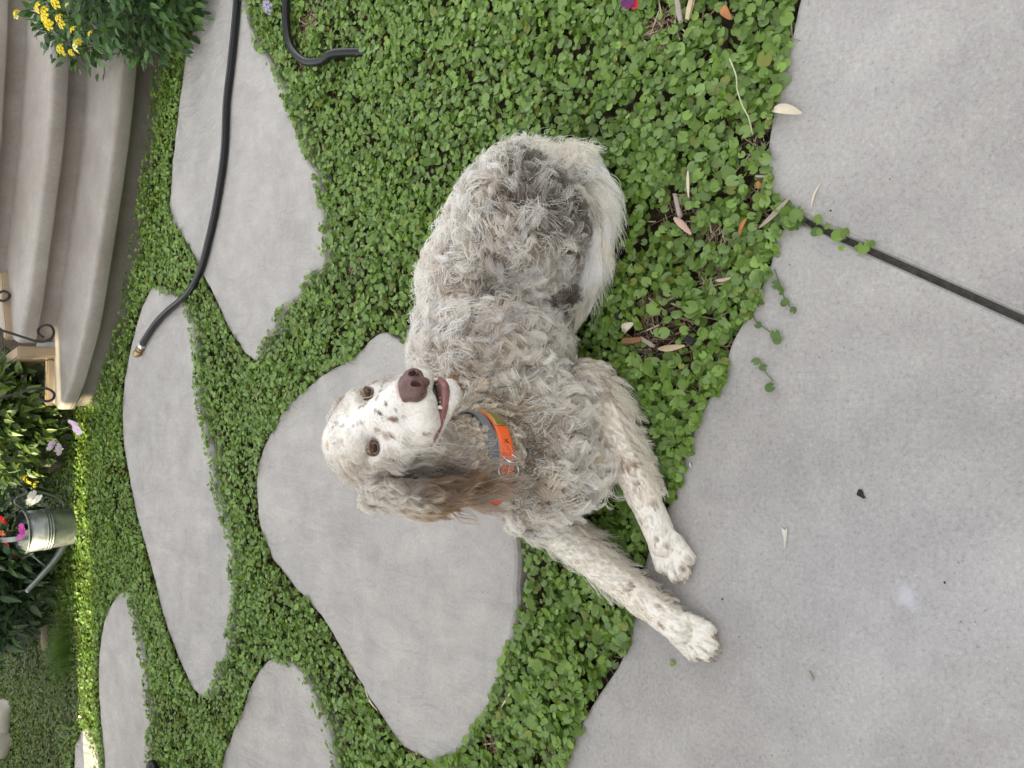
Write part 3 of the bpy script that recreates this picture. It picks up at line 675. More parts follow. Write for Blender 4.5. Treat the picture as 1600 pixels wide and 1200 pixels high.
link_mesh('back_handle', tube_mesh('back_handle', back, .0045, 8), M_ZINC, can)
spt = [cb + up * .03 + sd * (R0 - .01), cb + up * .09 + sd * (R0 + .075), cb + up * .20 + sd * (R0 + .185)]
link_mesh('spout', tube_mesh('spout', catmull(spt, 8), np.linspace(.019, .011, 17), 14), M_ZINC, can)
link_mesh('brace', tube_mesh('brace', [cb + up * (CH - .02) + sd * R1 * .98, cb + up * .112 + sd * (R0 + .09)], .004, 8), M_ZINC, can)

# ------------------------------------------------------------------ hoses
M_RUBBER = plain('black_rubber', (0.008, 0.009, 0.011), 0.30, spec=0.4, noise=.3, nscale=8)
M_BRASS = plain('brass', (0.42, 0.30, 0.16), 0.35, 1.0, noise=.3, nscale=60)
M_STEEL = plain('steel', (0.55, 0.55, 0.54), 0.25, 1.0)
h1 = catmull([P(x, y, .014) for x, y in hose1_px], 8)
hz = empty('garden_hose', tuple(h1[-1])); tag(hz, 'black rubber garden hose lying over two stepping stones, brass end', 'hose')
link_mesh('tube', tube_mesh('tube', h1, .0125, 14), M_RUBBER, hz)
ln1 = h1 + np.array([-.003, -.004, .0117]); link_mesh('moulded_seam', tube_mesh('moulded_seam', ln1[:-6], .0016, 6), plain('seam_rubber', (.10, .10, .11), .3), hz)
e1, d1 = h1[-1], norm(h1[-1] - h1[-4]); link_mesh('ferrule', tube_mesh('ferrule', [e1 - d1 * .012, e1 - d1 * .002, e1 + d1 * .006, e1 + d1 * .016], [.0135, .0155, .0155, .0135], 16), M_STEEL, hz)
link_mesh('coupling', tube_mesh('coupling', [e1 + d1 * .014, e1 + d1 * .022, e1 + d1 * .024, e1 + d1 * .05, e1 + d1 * .052, e1 + d1 * .06], [.012, .017, .014, .0145, .017, .0165], 8), M_BRASS, hz)
h2 = catmull([P(x, y, .016) + np.array([0, 0, -.03 if k > 6 else .004]) for k, (x, y) in enumerate(hose2_px)], 8)
o = link_mesh('garden_hose', tube_mesh('garden_hose', h2, .0125, 14), M_RUBBER); tag(o, 'black hose bending through the ground cover at the top edge', 'hose')
h3 = catmull([P(x, y, .03) for x, y in [(270, 1300), (248, 1240), (240, 1200), (236, 1196)]], 6)
o = link_mesh('sprinkler_hose', tube_mesh('sprinkler_hose', h3, np.linspace(.016, .02, len(h3)), 12), M_RUBBER); tag(o, 'black hose end just showing at the bottom edge of the picture', 'hose')

# ------------------------------------------------------------------ wrought iron scrolls
M_IRON = plain('wrought_iron', (0.02, 0.018, 0.02), 0.45, 0.6, bump=.2, nscale=200)
def scroll(label, px_pts, z0, z1, y_plane=None):
    """bent iron rod ending in a curl; the curl lies in an upright plane"""
    pts = [D(x, y, dep) for x, y, dep in px_pts]; path = catmull(pts, 7); o = link_mesh('iron_scroll', tube_mesh('iron_scroll', path, .0055, 8), M_IRON)
    tag(o, label, 'ironwork', 'wrought iron scrolls by the steps'); return o
dS = 3.22
scroll('iron scroll with a curl hanging over the sunlit end of the upper step', [(-60, 508, dS), (-10, 514, dS), (12, 519, dS), (40, 528, dS), (62, 534, dS), (78, 530, dS), (84, 520, dS), (80, 510, dS), (70, 508, dS), (61, 513, dS), (60, 521, dS), (68, 527, dS)], 0, 0)
scroll('iron scroll curling in front of the leafy bush beside the curb', [(-60, 622, dS), (-10, 622, dS), (20, 617, dS), (50, 608, dS), (72, 607, dS), (84, 614, dS), (83, 623, dS), (73, 627, dS), (63, 622, dS), (64, 614, dS)], 0, 0)
scroll('small iron scroll farthest up beside the third step', [(-60, 470, dS + .15), (-10, 468, dS + .15), (4, 470, dS + .15), (13, 466, dS + .15), (14, 459, dS + .15), (6, 455, dS + .15), (-2, 458, dS + .15)], 0, 0)

# ------------------------------------------------------------------ rocks and edging far left
M_ROCK = plain('brown_rock', (0.22, 0.17, 0.13), 0.9, noise=.4, nscale=14, bump=.6)
M_EDGE = plain('pale_block', (0.42, 0.40, 0.34), 0.9, noise=.25, nscale=14, bump=.5)
def rock(label, c, s, mat, name='rock', group=None):
    bm = bmesh.new(); bmesh.ops.create_icosphere(bm, subdivisions=3, radius=1)
    P_ = np.array([v.co[:] for v in bm.verts]); nn = 1 + (vnoise(P_ * 1.6 + c[0] * 9, 21) - .5) * .5
    P_ = np.sign(P_) * np.abs(P_) ** .75 * nn[:, None]
    for v, q in zip(bm.verts, P_): v.co = Vector(q * np.array(s) + np.array(c))
    me = bpy.data.meshes.new(name); bm.to_mesh(me); bm.free(); o = link_mesh(name, me, mat); tag(o, label, 'rock', group); return o
rock('brown rock half hidden under the pink periwinkle flowers', P(80, 722, .03), (.045, .05, .045), M_ROCK)
rock('long brown rock at the foot of the dark glossy bush', P(72, 985, .0), (.10, .03, .03), M_ROCK)
rock('pale edging block at the far edge of the lawn, upper one', P(2, 1118, .03), (.10, .09, .06), M_EDGE)
rock('pale edging block at the far edge of the lawn, lower one', P(2, 1156, .03), (.10, .09, .06), M_EDGE)

# ================================================================== the dog
def surface_nets(Dv, xs, ys, zs):
    ins = Dv < 0; n0, n1, n2 = Dv.shape
    cnt = np.zeros((n0 - 1, n1 - 1, n2 - 1), np.uint8)
    sl_ = lambda a, n: slice(a, n - 1 + a)
    for a in (0, 1):
        for b in (0, 1):
            for c in (0, 1): cnt += ins[sl_(a, n0), sl_(b, n1), sl_(c, n2)]
    act = (cnt > 0) & (cnt < 8); I, J, K = np.nonzero(act); idx = -np.ones(act.shape, np.int32); idx[I, J, K] = np.arange(len(I))
    acc = np.zeros((len(I), 3)); num = np.zeros(len(I))
    cr = [(a, b, c) for a in (0, 1) for b in (0, 1) for c in (0, 1)]
    for p in cr:
        for q in cr:
            if p < q and sum(abs(u - v) for u, v in zip(p, q)) == 1:
                v0 = Dv[I + p[0], J + p[1], K + p[2]]; v1 = Dv[I + q[0], J + q[1], K + q[2]]; m = (v0 < 0) != (v1 < 0)
                t = np.where(m, v0 / np.where(m, v0 - v1, 1), 0)
                A = np.stack([xs[I + p[0]], ys[J + p[1]], zs[K + p[2]]], -1); B = np.stack([xs[I + q[0]], ys[J + q[1]], zs[K + q[2]]], -1)
                acc += np.where(m[:, None], A + (B - A) * t[:, None], 0); num += m
    V = acc / num[:, None]; F_ = []
    for ax in range(3):
        s0 = [slice(1, -1)] * 3; s1 = [slice(1, -1)] * 3; s0[ax] = slice(0, -1); s1[ax] = slice(1, None)
        a, b = ins[tuple(s0)], ins[tuple(s1)]; cross = a != b; off = np.array([1, 1, 1]); off[ax] = 0
        c = np.argwhere(cross) + off; sgn = a[cross]
        u, v = [(1, 2), (2, 0), (0, 1)][ax]
        def cell(du, dv):
            q = c.copy(); q[:, u] -= du; q[:, v] -= dv; return idx[q[:, 0], q[:, 1], q[:, 2]]
        q = np.stack([cell(1, 1), cell(0, 1), cell(0, 0), cell(1, 0)], -1); q[~sgn] = q[~sgn][:, ::-1]; F_.append(q)
    return V, np.vstack(F_)
def caps(p, a, b, r1, r2):
    a, b = np.asarray(a, float), np.asarray(b, float); ba = b - a; t = np.clip(((p - a) @ ba) / (ba @ ba), 0, 1)
    return np.linalg.norm(p - a - t[..., None] * ba, axis=-1) - (r1 + (r2 - r1) * t)
def ell(p, c, r, M=None):
    q = p - np.asarray(c, float); q = q @ M if M is not None else q
    r = np.asarray(r, float); k0 = np.linalg.norm(q / r, axis=-1); k1 = np.linalg.norm(q / (r * r), axis=-1); return k0 * (k0 - 1) / np.maximum(k1, 1e-9)

# head frame, in units of HU metres: x to the viewer's right, y up the face, z out along the muzzle
HU, HDEP = 0.0126, 1.17
R_FACE = np.array([[0.8978, -0.0341, 0.4391], [0.1708, 0.9459, -0.2757], [-0.4059, 0.3225, 0.8551]])
CAMB = np.array([[1, 0, 0], [0, SP, CP], [0, -CP, SP]]).T            # columns: camera right, up, back in world
HR = CAMB @ R_FACE; HO = D(577.5, 661.4, HDEP)
def h2w(q): return HO + HU * (np.asarray(q, float) @ HR.T)
def w2h(p): return (p - HO) @ HR / HU

# limb and body points
hipL, kneeL, hockL, toeL = P(790, 330, .15), P(850, 452, .085), P(880, 290, .045), P(892, 440, .03)
shL, elL, wrL, knL, toL = P(845, 668, .17), P(922, 602, .062), P(1003, 770, .045), P(1036, 846, .032), P(1058, 893, .02)
shR, elR, wrR, knR, toR = P(830, 770, .16), P(850, 812, .07), P(1002, 936, .045), P(1062, 982, .034), P(1104, 1014, .02)
T0, T1, T2, T3 = np.array([.295, 1.10, .142]), np.array([.20, 1.115, .162]), np.array([.05, 1.085, .17]), np.array([-.08, 1.04, .19])
chest = P(850, 735, .17)
neckA, neckB, neckC = T3 + np.array([.0, .0, .03]), P(747, 722, .375), h2w((0, -1.2, -4.8))
tail = [P(856, 270, .12), P(902, 256, .09), P(928, 290, .06), P(938, 350, .05), P(932, 410, .042), P(914, 462, .032)]
LEN = dict  # (readability only)
# name, sdf(world points), bbox points, max radius, blend
def PRIMS():
    L = []
    def C(reg, a, b, r1, r2, k): L.append((reg, lambda p: caps(p, a, b, r1, r2), [a, b], max(r1, r2), k))
    def E(reg, c, r, k, M=None): L.append((reg, lambda p: ell(p, c, r, M), [c], max(r), k))
    C('trunk', T0, T1, .100, .104, .05); C('trunk', T1, T2, .104, .130, .05); C('shoulder', T2, T3, .134, .116, .05)
    E('rump', P(818, 322, .11), (.112, .105, .108), .04)
    E('haunch', P(812, 358, .145), (.136, .116, .132), .005)
    C('haunch', P(812, 385, .125), kneeL, .088, .056, .02)
    C('shank', kneeL, hockL, .055, .032, .02); C('shank', hockL, toeL, .03, .028, .02)
    E('chest', chest, (.082, .080, .10), .05); C('chest', chest, P(905, 725, .10), .075, .045, .04)
    C('neck', neckA, neckB, .092, .062, .04); C('neck', neckB, neckC, .061, .057, .03)
    C('shoulder', T3 + np.array([.05, -.03, -.01]), shL, .09, .074, .04); C('upper_leg', shL, elL, .066, .042, .03)
    C('upper_leg', T3 + np.array([-.05, -.02, -.02]), shR, .085, .072, .04); C('upper_leg', shR, elR, .060, .044, .03)
    for e, w_, k, t, s in ((elL, wrL, knL, toL, 'L'), (elR, wrR, knR, toR, 'R')):
        C('foreleg' + s, e, w_, .042, .029, .02); C('paw' + s, w_, k, .029, .028, .012)
        d = norm((t - k) * np.array([1, 1, 0])); sd_ = np.array([-d[1], d[0], 0])
        for j, (o_, f_) in enumerate(((-.0285, -.008), (-.0105, .012), (.0105, .012), (.0285, -.008))):
            b0 = k + sd_ * o_ * .7 + np.array([0, 0, -.004]); b1 = t + sd_ * o_ + d * (f_ - .012); b1[2] = .017
            C('paw' + s, b0, b1, .0145, .0150, .002)
    rt = [.030, .022, .018, .016, .013, .007]
    for i in range(5): C('tail', tail[i], tail[i + 1], rt[i], rt[i + 1], .015)
    return L
def HEADP():
    """head pieces in head units"""
    L = []
    def C(a, b, r1, r2, k): L.append((lambda p: caps(p, a, b, r1, r2), [a, b], max(r1, r2), k, 1))
    def E(c, r, k, sgn=1): L.append((lambda p: ell(p, c, r), [c], max(r), k, sgn))
    E((0, .5, -4.3), (4.7, 4.4, 5.2), 1.0)
    E((0, 3.4, -6.2), (2.6, 1.8, 2.6), 1.2)                         # occiput
    C((0, -.8, -1.0), (0, -3.9, 8.0), 3.1, 2.05, 1.4)                # muzzle
    C((0, .6, .2), (0, -2.6, 8.5), 1.5, 1.4, .9)                   # bridge
    for s in (-1, 1):
        E((s * 2.5, 1.6, .0), (1.9, 1.2, 1.4), .8)                  # brow
        E((s * 3.5, -2.4, -1.6), (2.1, 3.0, 3.4), 1.2)              # cheek
        C((s * 1.4, -5.0, 8.5), (s * 2.15, -5.6, 5.6), 1.5, 1.75, .8)    # flews
        C((s * 2.15, -5.6, 5.6), (s * 3.1, -5.7, 2.0), 1.75, 1.55, .9); C((s * 2.2, -3.4, 3.4), (s * 3.2, -3.8, 0), 1.7, 1.8, 1.2)
        E((s * 3.1, -1.6, .6), (1.4, 1.0, 1.5), .8)                 # below the eye
    # lower jaw
    C((0, -6.4, -.5), (0, -8.6, 7.6), 2.2, 1.25, .25)
    for s in (-1, 1): C((s * 2.6, -6.8, 1.0), (s * .8, -8.4, 7.8), 1.3, 1.0, .5)
    E((0, -5.2, -2.2), (3.4, 3.0, 3.6), 1.2)                        # throat
    for s in (-1, 1): E((s * 3.62, .0, 1.25), (1.25, .66, 1.0), .3, -1)   # eye sockets
    return L
def EARP():
    L = []
    for s in (-1, 1):
        m = 1.08 if s < 0 else .80; a, b, c, d = h2w((s * 4.6, 1.5, -4.9)), h2w((s * 7.0 * m, -1.2, -5.0)), h2w((s * 8.0 * m, -5.0, -4.6)), h2w((s * 7.3 * m, -9.2, -3.8))
        L.append((a, b, .024, .032)); L.append((b, c, .032, .036)); L.append((c, d, .036, .022))
    return L
EAR_N = [HR @ norm(np.array([s * 1.0, .12, .15])) for s in (-1, 1)]

def axis(lo, hi, spans, coarse):
    a = [lo]
    while a[-1] < hi:
        st = coarse
        for f0, f1, fine in spans:
            d = 0 if f0 <= a[-1] <= f1 else min(abs(a[-1] - f0), abs(a[-1] - f1)); st = min(st, fine + d * .14)
        a.append(a[-1] + st)
    return np.array(a)
hc = [h2w(q) for q in ((0, 5, -8), (0, -10.5, 11), (5, 0, 3), (-5, 0, 3), (-5, -8, 0), (5, -8, 0), (0, -9, 0), (0, 5, 0))]
hlo, hhi = np.min(hc, 0), np.max(hc, 0)
xs = axis(-.62, .62, [(hlo[0], hhi[0], .0025), (-.53, -.30, .0029)], .0064); ys = axis(.55, 1.32, [(hlo[1], hhi[1], .0025), (.60, .75, .0029)], .0064); zs = axis(-.02, .72, [(hlo[2], hhi[2], .0025), (0, .05, .0030)], .0064)
DV = np.full((len(xs), len(ys), len(zs)), .5, np.float32)
def stamp(fn, pts, r, k, sgn=1, scale=1.0):
    pts = np.array(pts); lo, hi = pts.min(0) - r - k - .035, pts.max(0) + r + k + .035
    s = []
    for a, l, h in ((xs, lo[0], hi[0]), (ys, lo[1], hi[1]), (zs, lo[2], hi[2])): s.append(slice(max(0, np.searchsorted(a, l)), np.searchsorted(a, h)))
    G = np.stack(np.meshgrid(xs[s[0]], ys[s[1]], zs[s[2]], indexing='ij'), -1)
    d = fn(G) * scale; s = tuple(s); o = DV[s]
    if sgn > 0:
        h = np.maximum(k - np.abs(o - d), 0) / k; DV[s] = np.minimum(o, d) - h * h * k * .25
    else:
        h = np.maximum(k - np.abs(o + d), 0) / k; DV[s] = np.maximum(o, -d) + h * h * k * .25
prims = PRIMS()
for reg, fn, pts, r, k in prims: stamp(fn, pts, r, k)
# grooves between the toes
for k_, t_ in ((knL, toL), (knR, toR)):
    d_ = norm((t_ - k_) * np.array([1, 1, 0])); s_ = np.array([-d_[1], d_[0], 0])
    for o_ in (-.0202, 0.0, .0202):
        g0 = k_ * .42 + t_ * .58 + s_ * o_ * .8; g0[2] = .043; g1 = t_ + s_ * o_ + d_ * .012; g1[2] = .016
        stamp(lambda p, a=g0, b=g1: caps(p, a, b, .0022, .0046), [g0, g1], .005, .003, -1)
def flatear(a, b, r1, r2, nrm, th):
    def fn(p):
        ba = b - a; t = np.clip(((p - a) @ ba) / (ba @ ba), 0, 1); q = p - a - t[..., None] * ba; r = r1 + (r2 - r1) * t
        h = q @ nrm; rad_ = np.linalg.norm(q - h[..., None] * nrm, axis=-1); k0 = np.sqrt((rad_ / r) ** 2 + (h / th) ** 2); return (k0 - 1) * th
    return fn
for i, (a, b, r1, r2) in enumerate(EARP()): stamp(flatear(a, b, r1, r2, EAR_N[i // 3], .0085), [a, b], max(r1, r2), .012)
for fn, pts, r, k, sgn in HEADP(): stamp(lambda G, fn=fn: fn(w2h(G)) * HU, [h2w(q) for q in pts], r * HU, k * HU, sgn)
# the ground the dog lies on: flatten the underside
DV = np.maximum(DV, (.004 - zs)[None, None, :].astype(np.float32))
BV, BF = surface_nets(DV, xs, ys, zs)
# light smoothing
def smooth(V, F_, it, lam=.5):
    e = np.vstack([F_[:, [0, 1]], F_[:, [1, 2]], F_[:, [2, 3]], F_[:, [3, 0]]]); n = len(V)
    deg = np.bincount(e[:, 0], minlength=n) + np.bincount(e[:, 1], minlength=n)
    for _ in range(it):
        S = np.zeros_like(V)
        for a in range(3): S[:, a] = np.bincount(e[:, 0], V[e[:, 1], a], n) + np.bincount(e[:, 1], V[e[:, 0], a], n)
        V = V + lam * (S / np.maximum(deg, 1)[:, None] - V)
    return V
BV = smooth(BV, BF, 2)
def interp_field(p):
    """trilinear distance to the dog's skin at points p"""
    r = []
    for a, ax in ((p[:, 0], xs), (p[:, 1], ys), (p[:, 2], zs)):
        i = np.clip(np.searchsorted(ax, a) - 1, 0, len(ax) - 2); r.append((i, np.clip((a - ax[i]) / (ax[i + 1] - ax[i]), 0, 1)))
    (i, u), (j, v), (k, w_) = r; out = 0
    for a in (0, 1):
        for b in (0, 1):
            for c in (0, 1): out = out + DV[i + a, j + b, k + c] * (u if a else 1 - u) * (v if b else 1 - v) * (w_ if c else 1 - w_)
    inside = (p[:, 0] > xs[0]) & (p[:, 0] < xs[-1]) & (p[:, 1] > ys[0]) & (p[:, 1] < ys[-1]) & (p[:, 2] > zs[0]) & (p[:, 2] < zs[-1])
    return np.where(inside, out, .5)
bvh = BVHTree.FromPolygons([tuple(v) for v in BV], [tuple(q) for q in BF.tolist()])
CAMP = Vector((0, 0, CAM_H))
def hit(x, y):
    h = bvh.ray_cast(CAMP, Vector(ray(x, y)).normalized())
    return np.array(h[0]) if h[0] is not None else None

# ---- coat: region weights, colours, flow
def hair_regions(p):
    """distance of each point to every region -> dict of soft weights"""
    ds = {}
    for reg, fn, pts, r, k in prims:
        d = fn(p); ds[reg] = np.minimum(ds[reg], d) if reg in ds else d
    q = w2h(p); d = np.full(len(p), 9.)
    for fn, pts, r, k, sgn in HEADP():
        if sgn > 0: d = np.minimum(d, fn(q) * HU)
    ds['head'] = d - .007
    e = np.array(EARP(), dtype=object)
    for s, nm in ((0, 'earR'), (1, 'earL')):
        dd = np.full(len(p), 9.)
        for a, b, r1, r2 in EARP()[3 * s:3 * s + 3]: dd = np.minimum(dd, flatear(a, b, r1, r2, EAR_N[s], .0085)(p))
        ds[nm] = dd - .001
    names = list(ds); A = np.stack([ds[k] for k in names], -1); A = np.exp(-(A - A.min(-1, keepdims=True)) / .010); A /= A.sum(-1, keepdims=True)
    return names, A
legdL, legdR = norm((wrL - elL) * np.array([1, 1, .3])), norm((wrR - elR) * np.array([1, 1, .3]))
fthL, fthR = norm(np.array([-legdL[1], legdL[0], 0])), norm(np.array([-legdR[1], legdR[0], 0]))
if fthL @ np.array([1, -1, 0]) < 0: fthL = -fthL
if fthR @ np.array([1, -1, 0]) < 0: fthR = -fthR
down = np.array([0, 0, -1.0]); hb = HR @ np.array([0, .15, -1.0])
FLOW = dict(trunk=norm([.45, -.35, -.75]), rump=norm([.5, -.5, -.6]), haunch=norm([.1, -.5, -.7]), shank=norm([.3, -.2, -.5]), chest=norm([-.15, -.55, -.7]),
            neck=norm([-.05, -.45, -.75]), shoulder=norm([.12, -.5, -.75]), upper_leg=norm([-.1, -.6, -.55]), forelegL=legdL, forelegR=legdR, pawL=legdL, pawR=legdR,
            head=hb, earL=HR @ norm([.1, -1, .1]), earR=HR @ norm([-.1, -1, .1]), tail=np.array([0, -1, 0.]))
#            length lift curl_amp waves
STY = dict(trunk=(.080, .22, .0082, 2.1), rump=(.064, .26, .0082, 2.1), haunch=(.066, .24, .0082, 2.1), shank=(.03, .35, .004, 2), chest=(.082, .22, .0082, 2.1),
           neck=(.026, .24, .0035, 1.3), shoulder=(.078, .22, .0082, 2.1), upper_leg=(.042, .24, .0042, 1.6), forelegL=(.017, .22, .0012, 1), forelegR=(.016, .22, .0012, 1),
           pawL=(.0125, .24, .0006, 1), pawR=(.0125, .24, .0006, 1), head=(.0100, .13, .0004, 1), earL=(.045, .14, .0022, 1.4), earR=(.048, .14, .0022, 1.4), tail=(.05, .20, .002, 1.2))
WHITE, CREAM, TAN, GREY, DARK = np.array([.90, .87, .81]), np.array([.76, .67, .55]), np.array([.44, .31, .19]), np.array([.36, .31, .275]), np.array([.13, .105, .09])
BROWN, LIVER = np.array([.22, .115, .05]), np.array([.12, .06, .035])
BASE = dict(trunk=WHITE * .9 + CREAM * .12, rump=WHITE * .66 + GREY * .34, haunch=WHITE * .80 + GREY * .2, shank=GREY * .8 + DARK * .2, chest=CREAM * .55 + WHITE * .45, neck=CREAM * .3 + GREY * .35 + WHITE * .35,
            shoulder=CREAM * .55 + WHITE * .45, upper_leg=CREAM * .25 + WHITE * .75, forelegL=WHITE * .85 + CREAM * .15, forelegR=WHITE * .95 + CREAM * .05, pawL=WHITE, pawR=WHITE, head=np.array([.84, .82, .78]),
            earL=BROWN * .9 + TAN * .3, earR=CREAM * .3 + TAN * .7, tail=WHITE * .95)
# patches of coat colour, plus shade of the creases painted dark: pixel where they sit, radius (m), colour, strength
SPOTS = []
def spot(x, y, r, col, s=1.0, asp=1.0, ang=0.0):
    h = hit(x, y)
    if h is not None: SPOTS.append((h, r, col, s))
for a in [(750, 268, .045, GREY * .62, .7), (790, 262, .050, GREY * .55, .85), (830, 270, .050, GREY * .5, .9), (855, 300, .050, GREY * .5, .9), (840, 340, .045, GREY * .55, .8), (885, 335, .045, DARK * 1.2, .8), (882, 385, .04, GREY * .6, .75), (800, 310, .045, GREY * .6, .7), (760, 330, .03, GREY * .7, .5), (815, 375, .025, GREY * .7, .5),
          (730, 290, .04, GREY, .45), (715, 400, .045, GREY * .9, .35), (745, 460, .04, GREY * .8, .5), (830, 430, .05, WHITE, .9), (800, 400, .045, WHITE * .9, .6), (700, 350, .04, CREAM, .5), (760, 475, .02, TAN * .9, .5), (850, 238, .045, WHITE, .8), (890, 245, .04, WHITE, .8), (870, 470, .05, DARK * 1.3, .8), (885, 490, .04, DARK, .8),  # the last dark pair puts the crease shade below the haunch into colour
          (690, 540, .05, WHITE, .5), (720, 575, .03, GREY * .8, .5), (740, 470, .03, GREY * .6, .6), (700, 455, .03, GREY * .7, .45), (670, 500, .03, CREAM * .9, .5), (860, 560, .03, GREY * .8, .4), (760, 540, .03, CREAM * .85, .5), (830, 540, .05, CREAM * .9, .4), (880, 545, .04, GREY, .5), (900, 570, .03, DARK * 1.6, .6), (870, 585, .025, DARK * 1.6, .35), (700, 480, .04, CREAM, .5),
          (790, 640, .05, CREAM, .6), (830, 690, .05, WHITE * .95, .5), (880, 640, .05, CREAM * .9, .55), (905, 690, .04, CREAM * 1.05, .5), (915, 740, .03, TAN * 1.2, .5), (800, 770, .04, DARK * 1.5, .55), (790, 755, .03, DARK * 1.5, .6), (815, 720, .03, GREY, .4), (800, 655, .03, DARK * 1.6, .3),
          (860, 800, .04, WHITE, .7), (845, 770, .03, CREAM, .7), (880, 840, .04, WHITE, .8), (850, 810, .035, WHITE, .6), (955, 600, .035, TAN, .5), (960, 570, .03, GREY, .5), (985, 640, .03, TAN, .5)]: spot(*a)
for a in [(975, 728, .012, BROWN * 1.4, .6), (988, 724, .010, BROWN * 1.4, .6), (968, 715, .007, BROWN * 1.4, .6), (994, 756, .009, BROWN, .65), (1022, 785, .011, BROWN * 1.4, .55), (1025, 842, .007, BROWN * 1.4, .6), (1040, 852, .006, BROWN, .5), (1000, 812, .006, BROWN, .6), (1064, 890, .009, BROWN, .5), (1075, 872, .008, GREY, .5),
          (984, 912, .007, BROWN * 1.3, .65), (976, 922, .005, BROWN, .6), (1028, 947, .006, BROWN * 1.4, .6), (1030, 975, .007, BROWN * 1.4, .6), (1010, 962, .006, TAN, .5)]: spot(*a)
hx = lambda zx, zy: (480 + zx / 3.75, 540 + zy / 3.75)
for zx, zy, r, c, s in [(505, 432, .0065, BROWN, .9), (485, 522, .006, TAN * .7, .8), (460, 525, .006, TAN * .7, .7), (425, 395, .0042, DARK, .9), (400, 380, .002, DARK, .8), (462, 335, .0028, DARK, .9), (520, 375, .003, DARK * 1.5, .7), (560, 410, .003, DARK * 1.5, .5), (175, 455, .004, GREY, .8), (210, 470, .003, GREY, .7),
                        (270, 470, .0035, GREY, .8), (295, 460, .004, GREY, .8), (318, 450, .004, GREY, .8), (210, 655, .003, TAN * 1.5, .8), (175, 555, .003, GREY * 1.3, .6), (205, 555, .003, GREY * 1.3, .6), (405, 490, .005, TAN * .7, .7), (690, 512, .004, TAN, .8), (710, 515, .004, TAN, .7), (490, 665, .004, DARK * 1.3, .8), (500, 738, .005, DARK * 1.3, .6),
                        (380, 800, .006, GREY * .8, .7), (455, 775, .004, GREY, .6), (340, 345, .006, TAN * .8, .8), (320, 355, .005, TAN * .6, .8), (430, 270, .004, GREY * .8, .8), (410, 305, .004, GREY * .8, .7), (205, 810, .006, TAN * 1.2, .8), (120, 575, .005, TAN * 1.3, .8), (620, 700, .005, CREAM, .6), (760, 640, .012, CREAM * .85, .7), (800, 750, .012, GREY * .6, .7), (600, 740, .008, CREAM, .6)]:
    x, y = hx(zx, zy); spot(x, y, r * 1.3, c, s)
def coat_colour(p, names, A):
    c = sum(A[:, i:i + 1] * BASE[k] for i, k in enumerate(names))
    body_w = 1 - sum(A[:, names.index(k)] for k in ('head', 'pawL', 'pawR', 'forelegL', 'forelegR', 'tail', 'earR', 'earL'))
    n1 = vnoise(p * 16, 31); n2 = vnoise(p * 45, 32)
    dirt = (sstep(.48, .8, n1) * .16 + sstep(.55, .85, n2) * .16) * np.clip(body_w, 0, 1)
    c = c * (1 - dirt[:, None]) + (GREY * .7 + CREAM * .42) * dirt[:, None]
    leg_w = sum(A[:, names.index(k)] for k in ('pawL', 'pawR', 'forelegL', 'forelegR')); dd = sstep(.55, .8, n2) * .35 * leg_w
    c = c * (1 - dd[:, None]) + CREAM * dd[:, None]
    ear = A[:, names.index('earR')] + A[:, names.index('earL')]; q = w2h(p)
    st = vnoise(np.c_[q[:, 2] * 1.1, q[:, 1] * .16, q[:, 0] * .4], 40); topw = sstep(-6.0, 0.0, q[:, 1] + (st - .5) * 7)
    yy, zz_ = q[:, 1] + (st - .5) * 5, q[:, 2] + (vnoise(np.c_[q[:, 1] * .5, q[:, 2] * 1.2, q[:, 0]], 41) - .5) * 2.5
    low = sstep(-2.2, -5.5, yy)[:, None]; frontm = (sstep(-3.9, -2.9, zz_) * sstep(0.5, -3.0, yy))[:, None]
    ec = WHITE * .97 * (1 - low) + np.where((st > .5)[:, None], np.array([.20, .095, .04]), np.array([.42, .26, .13])) * low
    ec = ec * (1 - .6 * frontm) + np.where((st > .45)[:, None], DARK * 1.25, GREY * .8) * .6 * frontm
    outm = (sstep(-8.6, -9.6, q[:, 0]) * (st > .4))[:, None]; ec = ec * (1 - .7 * outm) + CREAM * 1.1 * .7 * outm
    left = (A[:, names.index('earL')] > .5); ec[left] = (ec[left] * .5 + TAN * .6)
    c = c * (1 - ear[:, None]) + ec * ear[:, None]
    wob = 1 + (vnoise(p * 130, 33) - .5) * .9
    for h, r, col, s in SPOTS:
        d = np.linalg.norm(p - h, axis=1) / (r * wob); wgt = s * (1 - sstep(.55, 1.15, d)); c = c * (1 - wgt[:, None]) + col * wgt[:, None]
    return c
names, A = hair_regions(BV)
skin_c = coat_colour(BV, names, A); _hw = sum(A[:, names.index(k)] for k in ('head', 'pawL', 'pawR', 'forelegL', 'forelegR'))[:, None]; skin_c = skin_c * (.45 + .45 * _hw)
hq = w2h(BV)
pinkm = (1 - sstep(.75, 1.15, np.linalg.norm((hq - np.array([0, -3.6, 10.0])) / np.array([2.0, 1.9, 1.7]), axis=1)))[:, None]
skin_c = skin_c * (1 - pinkm) + np.array([.42, .27, .24]) * pinkm
lipz = (hq[:, 2] > 1.5) & (hq[:, 1] < -5.2) & (hq[:, 1] > -6.9) & (hq[:, 2] < 9)
M_SKIN = attr_mat('dog_skin', .75, 0, .2)
dog_o = np.array([.05, 1.0, 0.0]); dog = empty('dog', tuple(dog_o)); tag(dog, 'white and tan curly setter dog lying with its head raised', 'dog')
body = link_mesh('body', raw_mesh('body', BV, BF, skin_c), M_SKIN, dog)

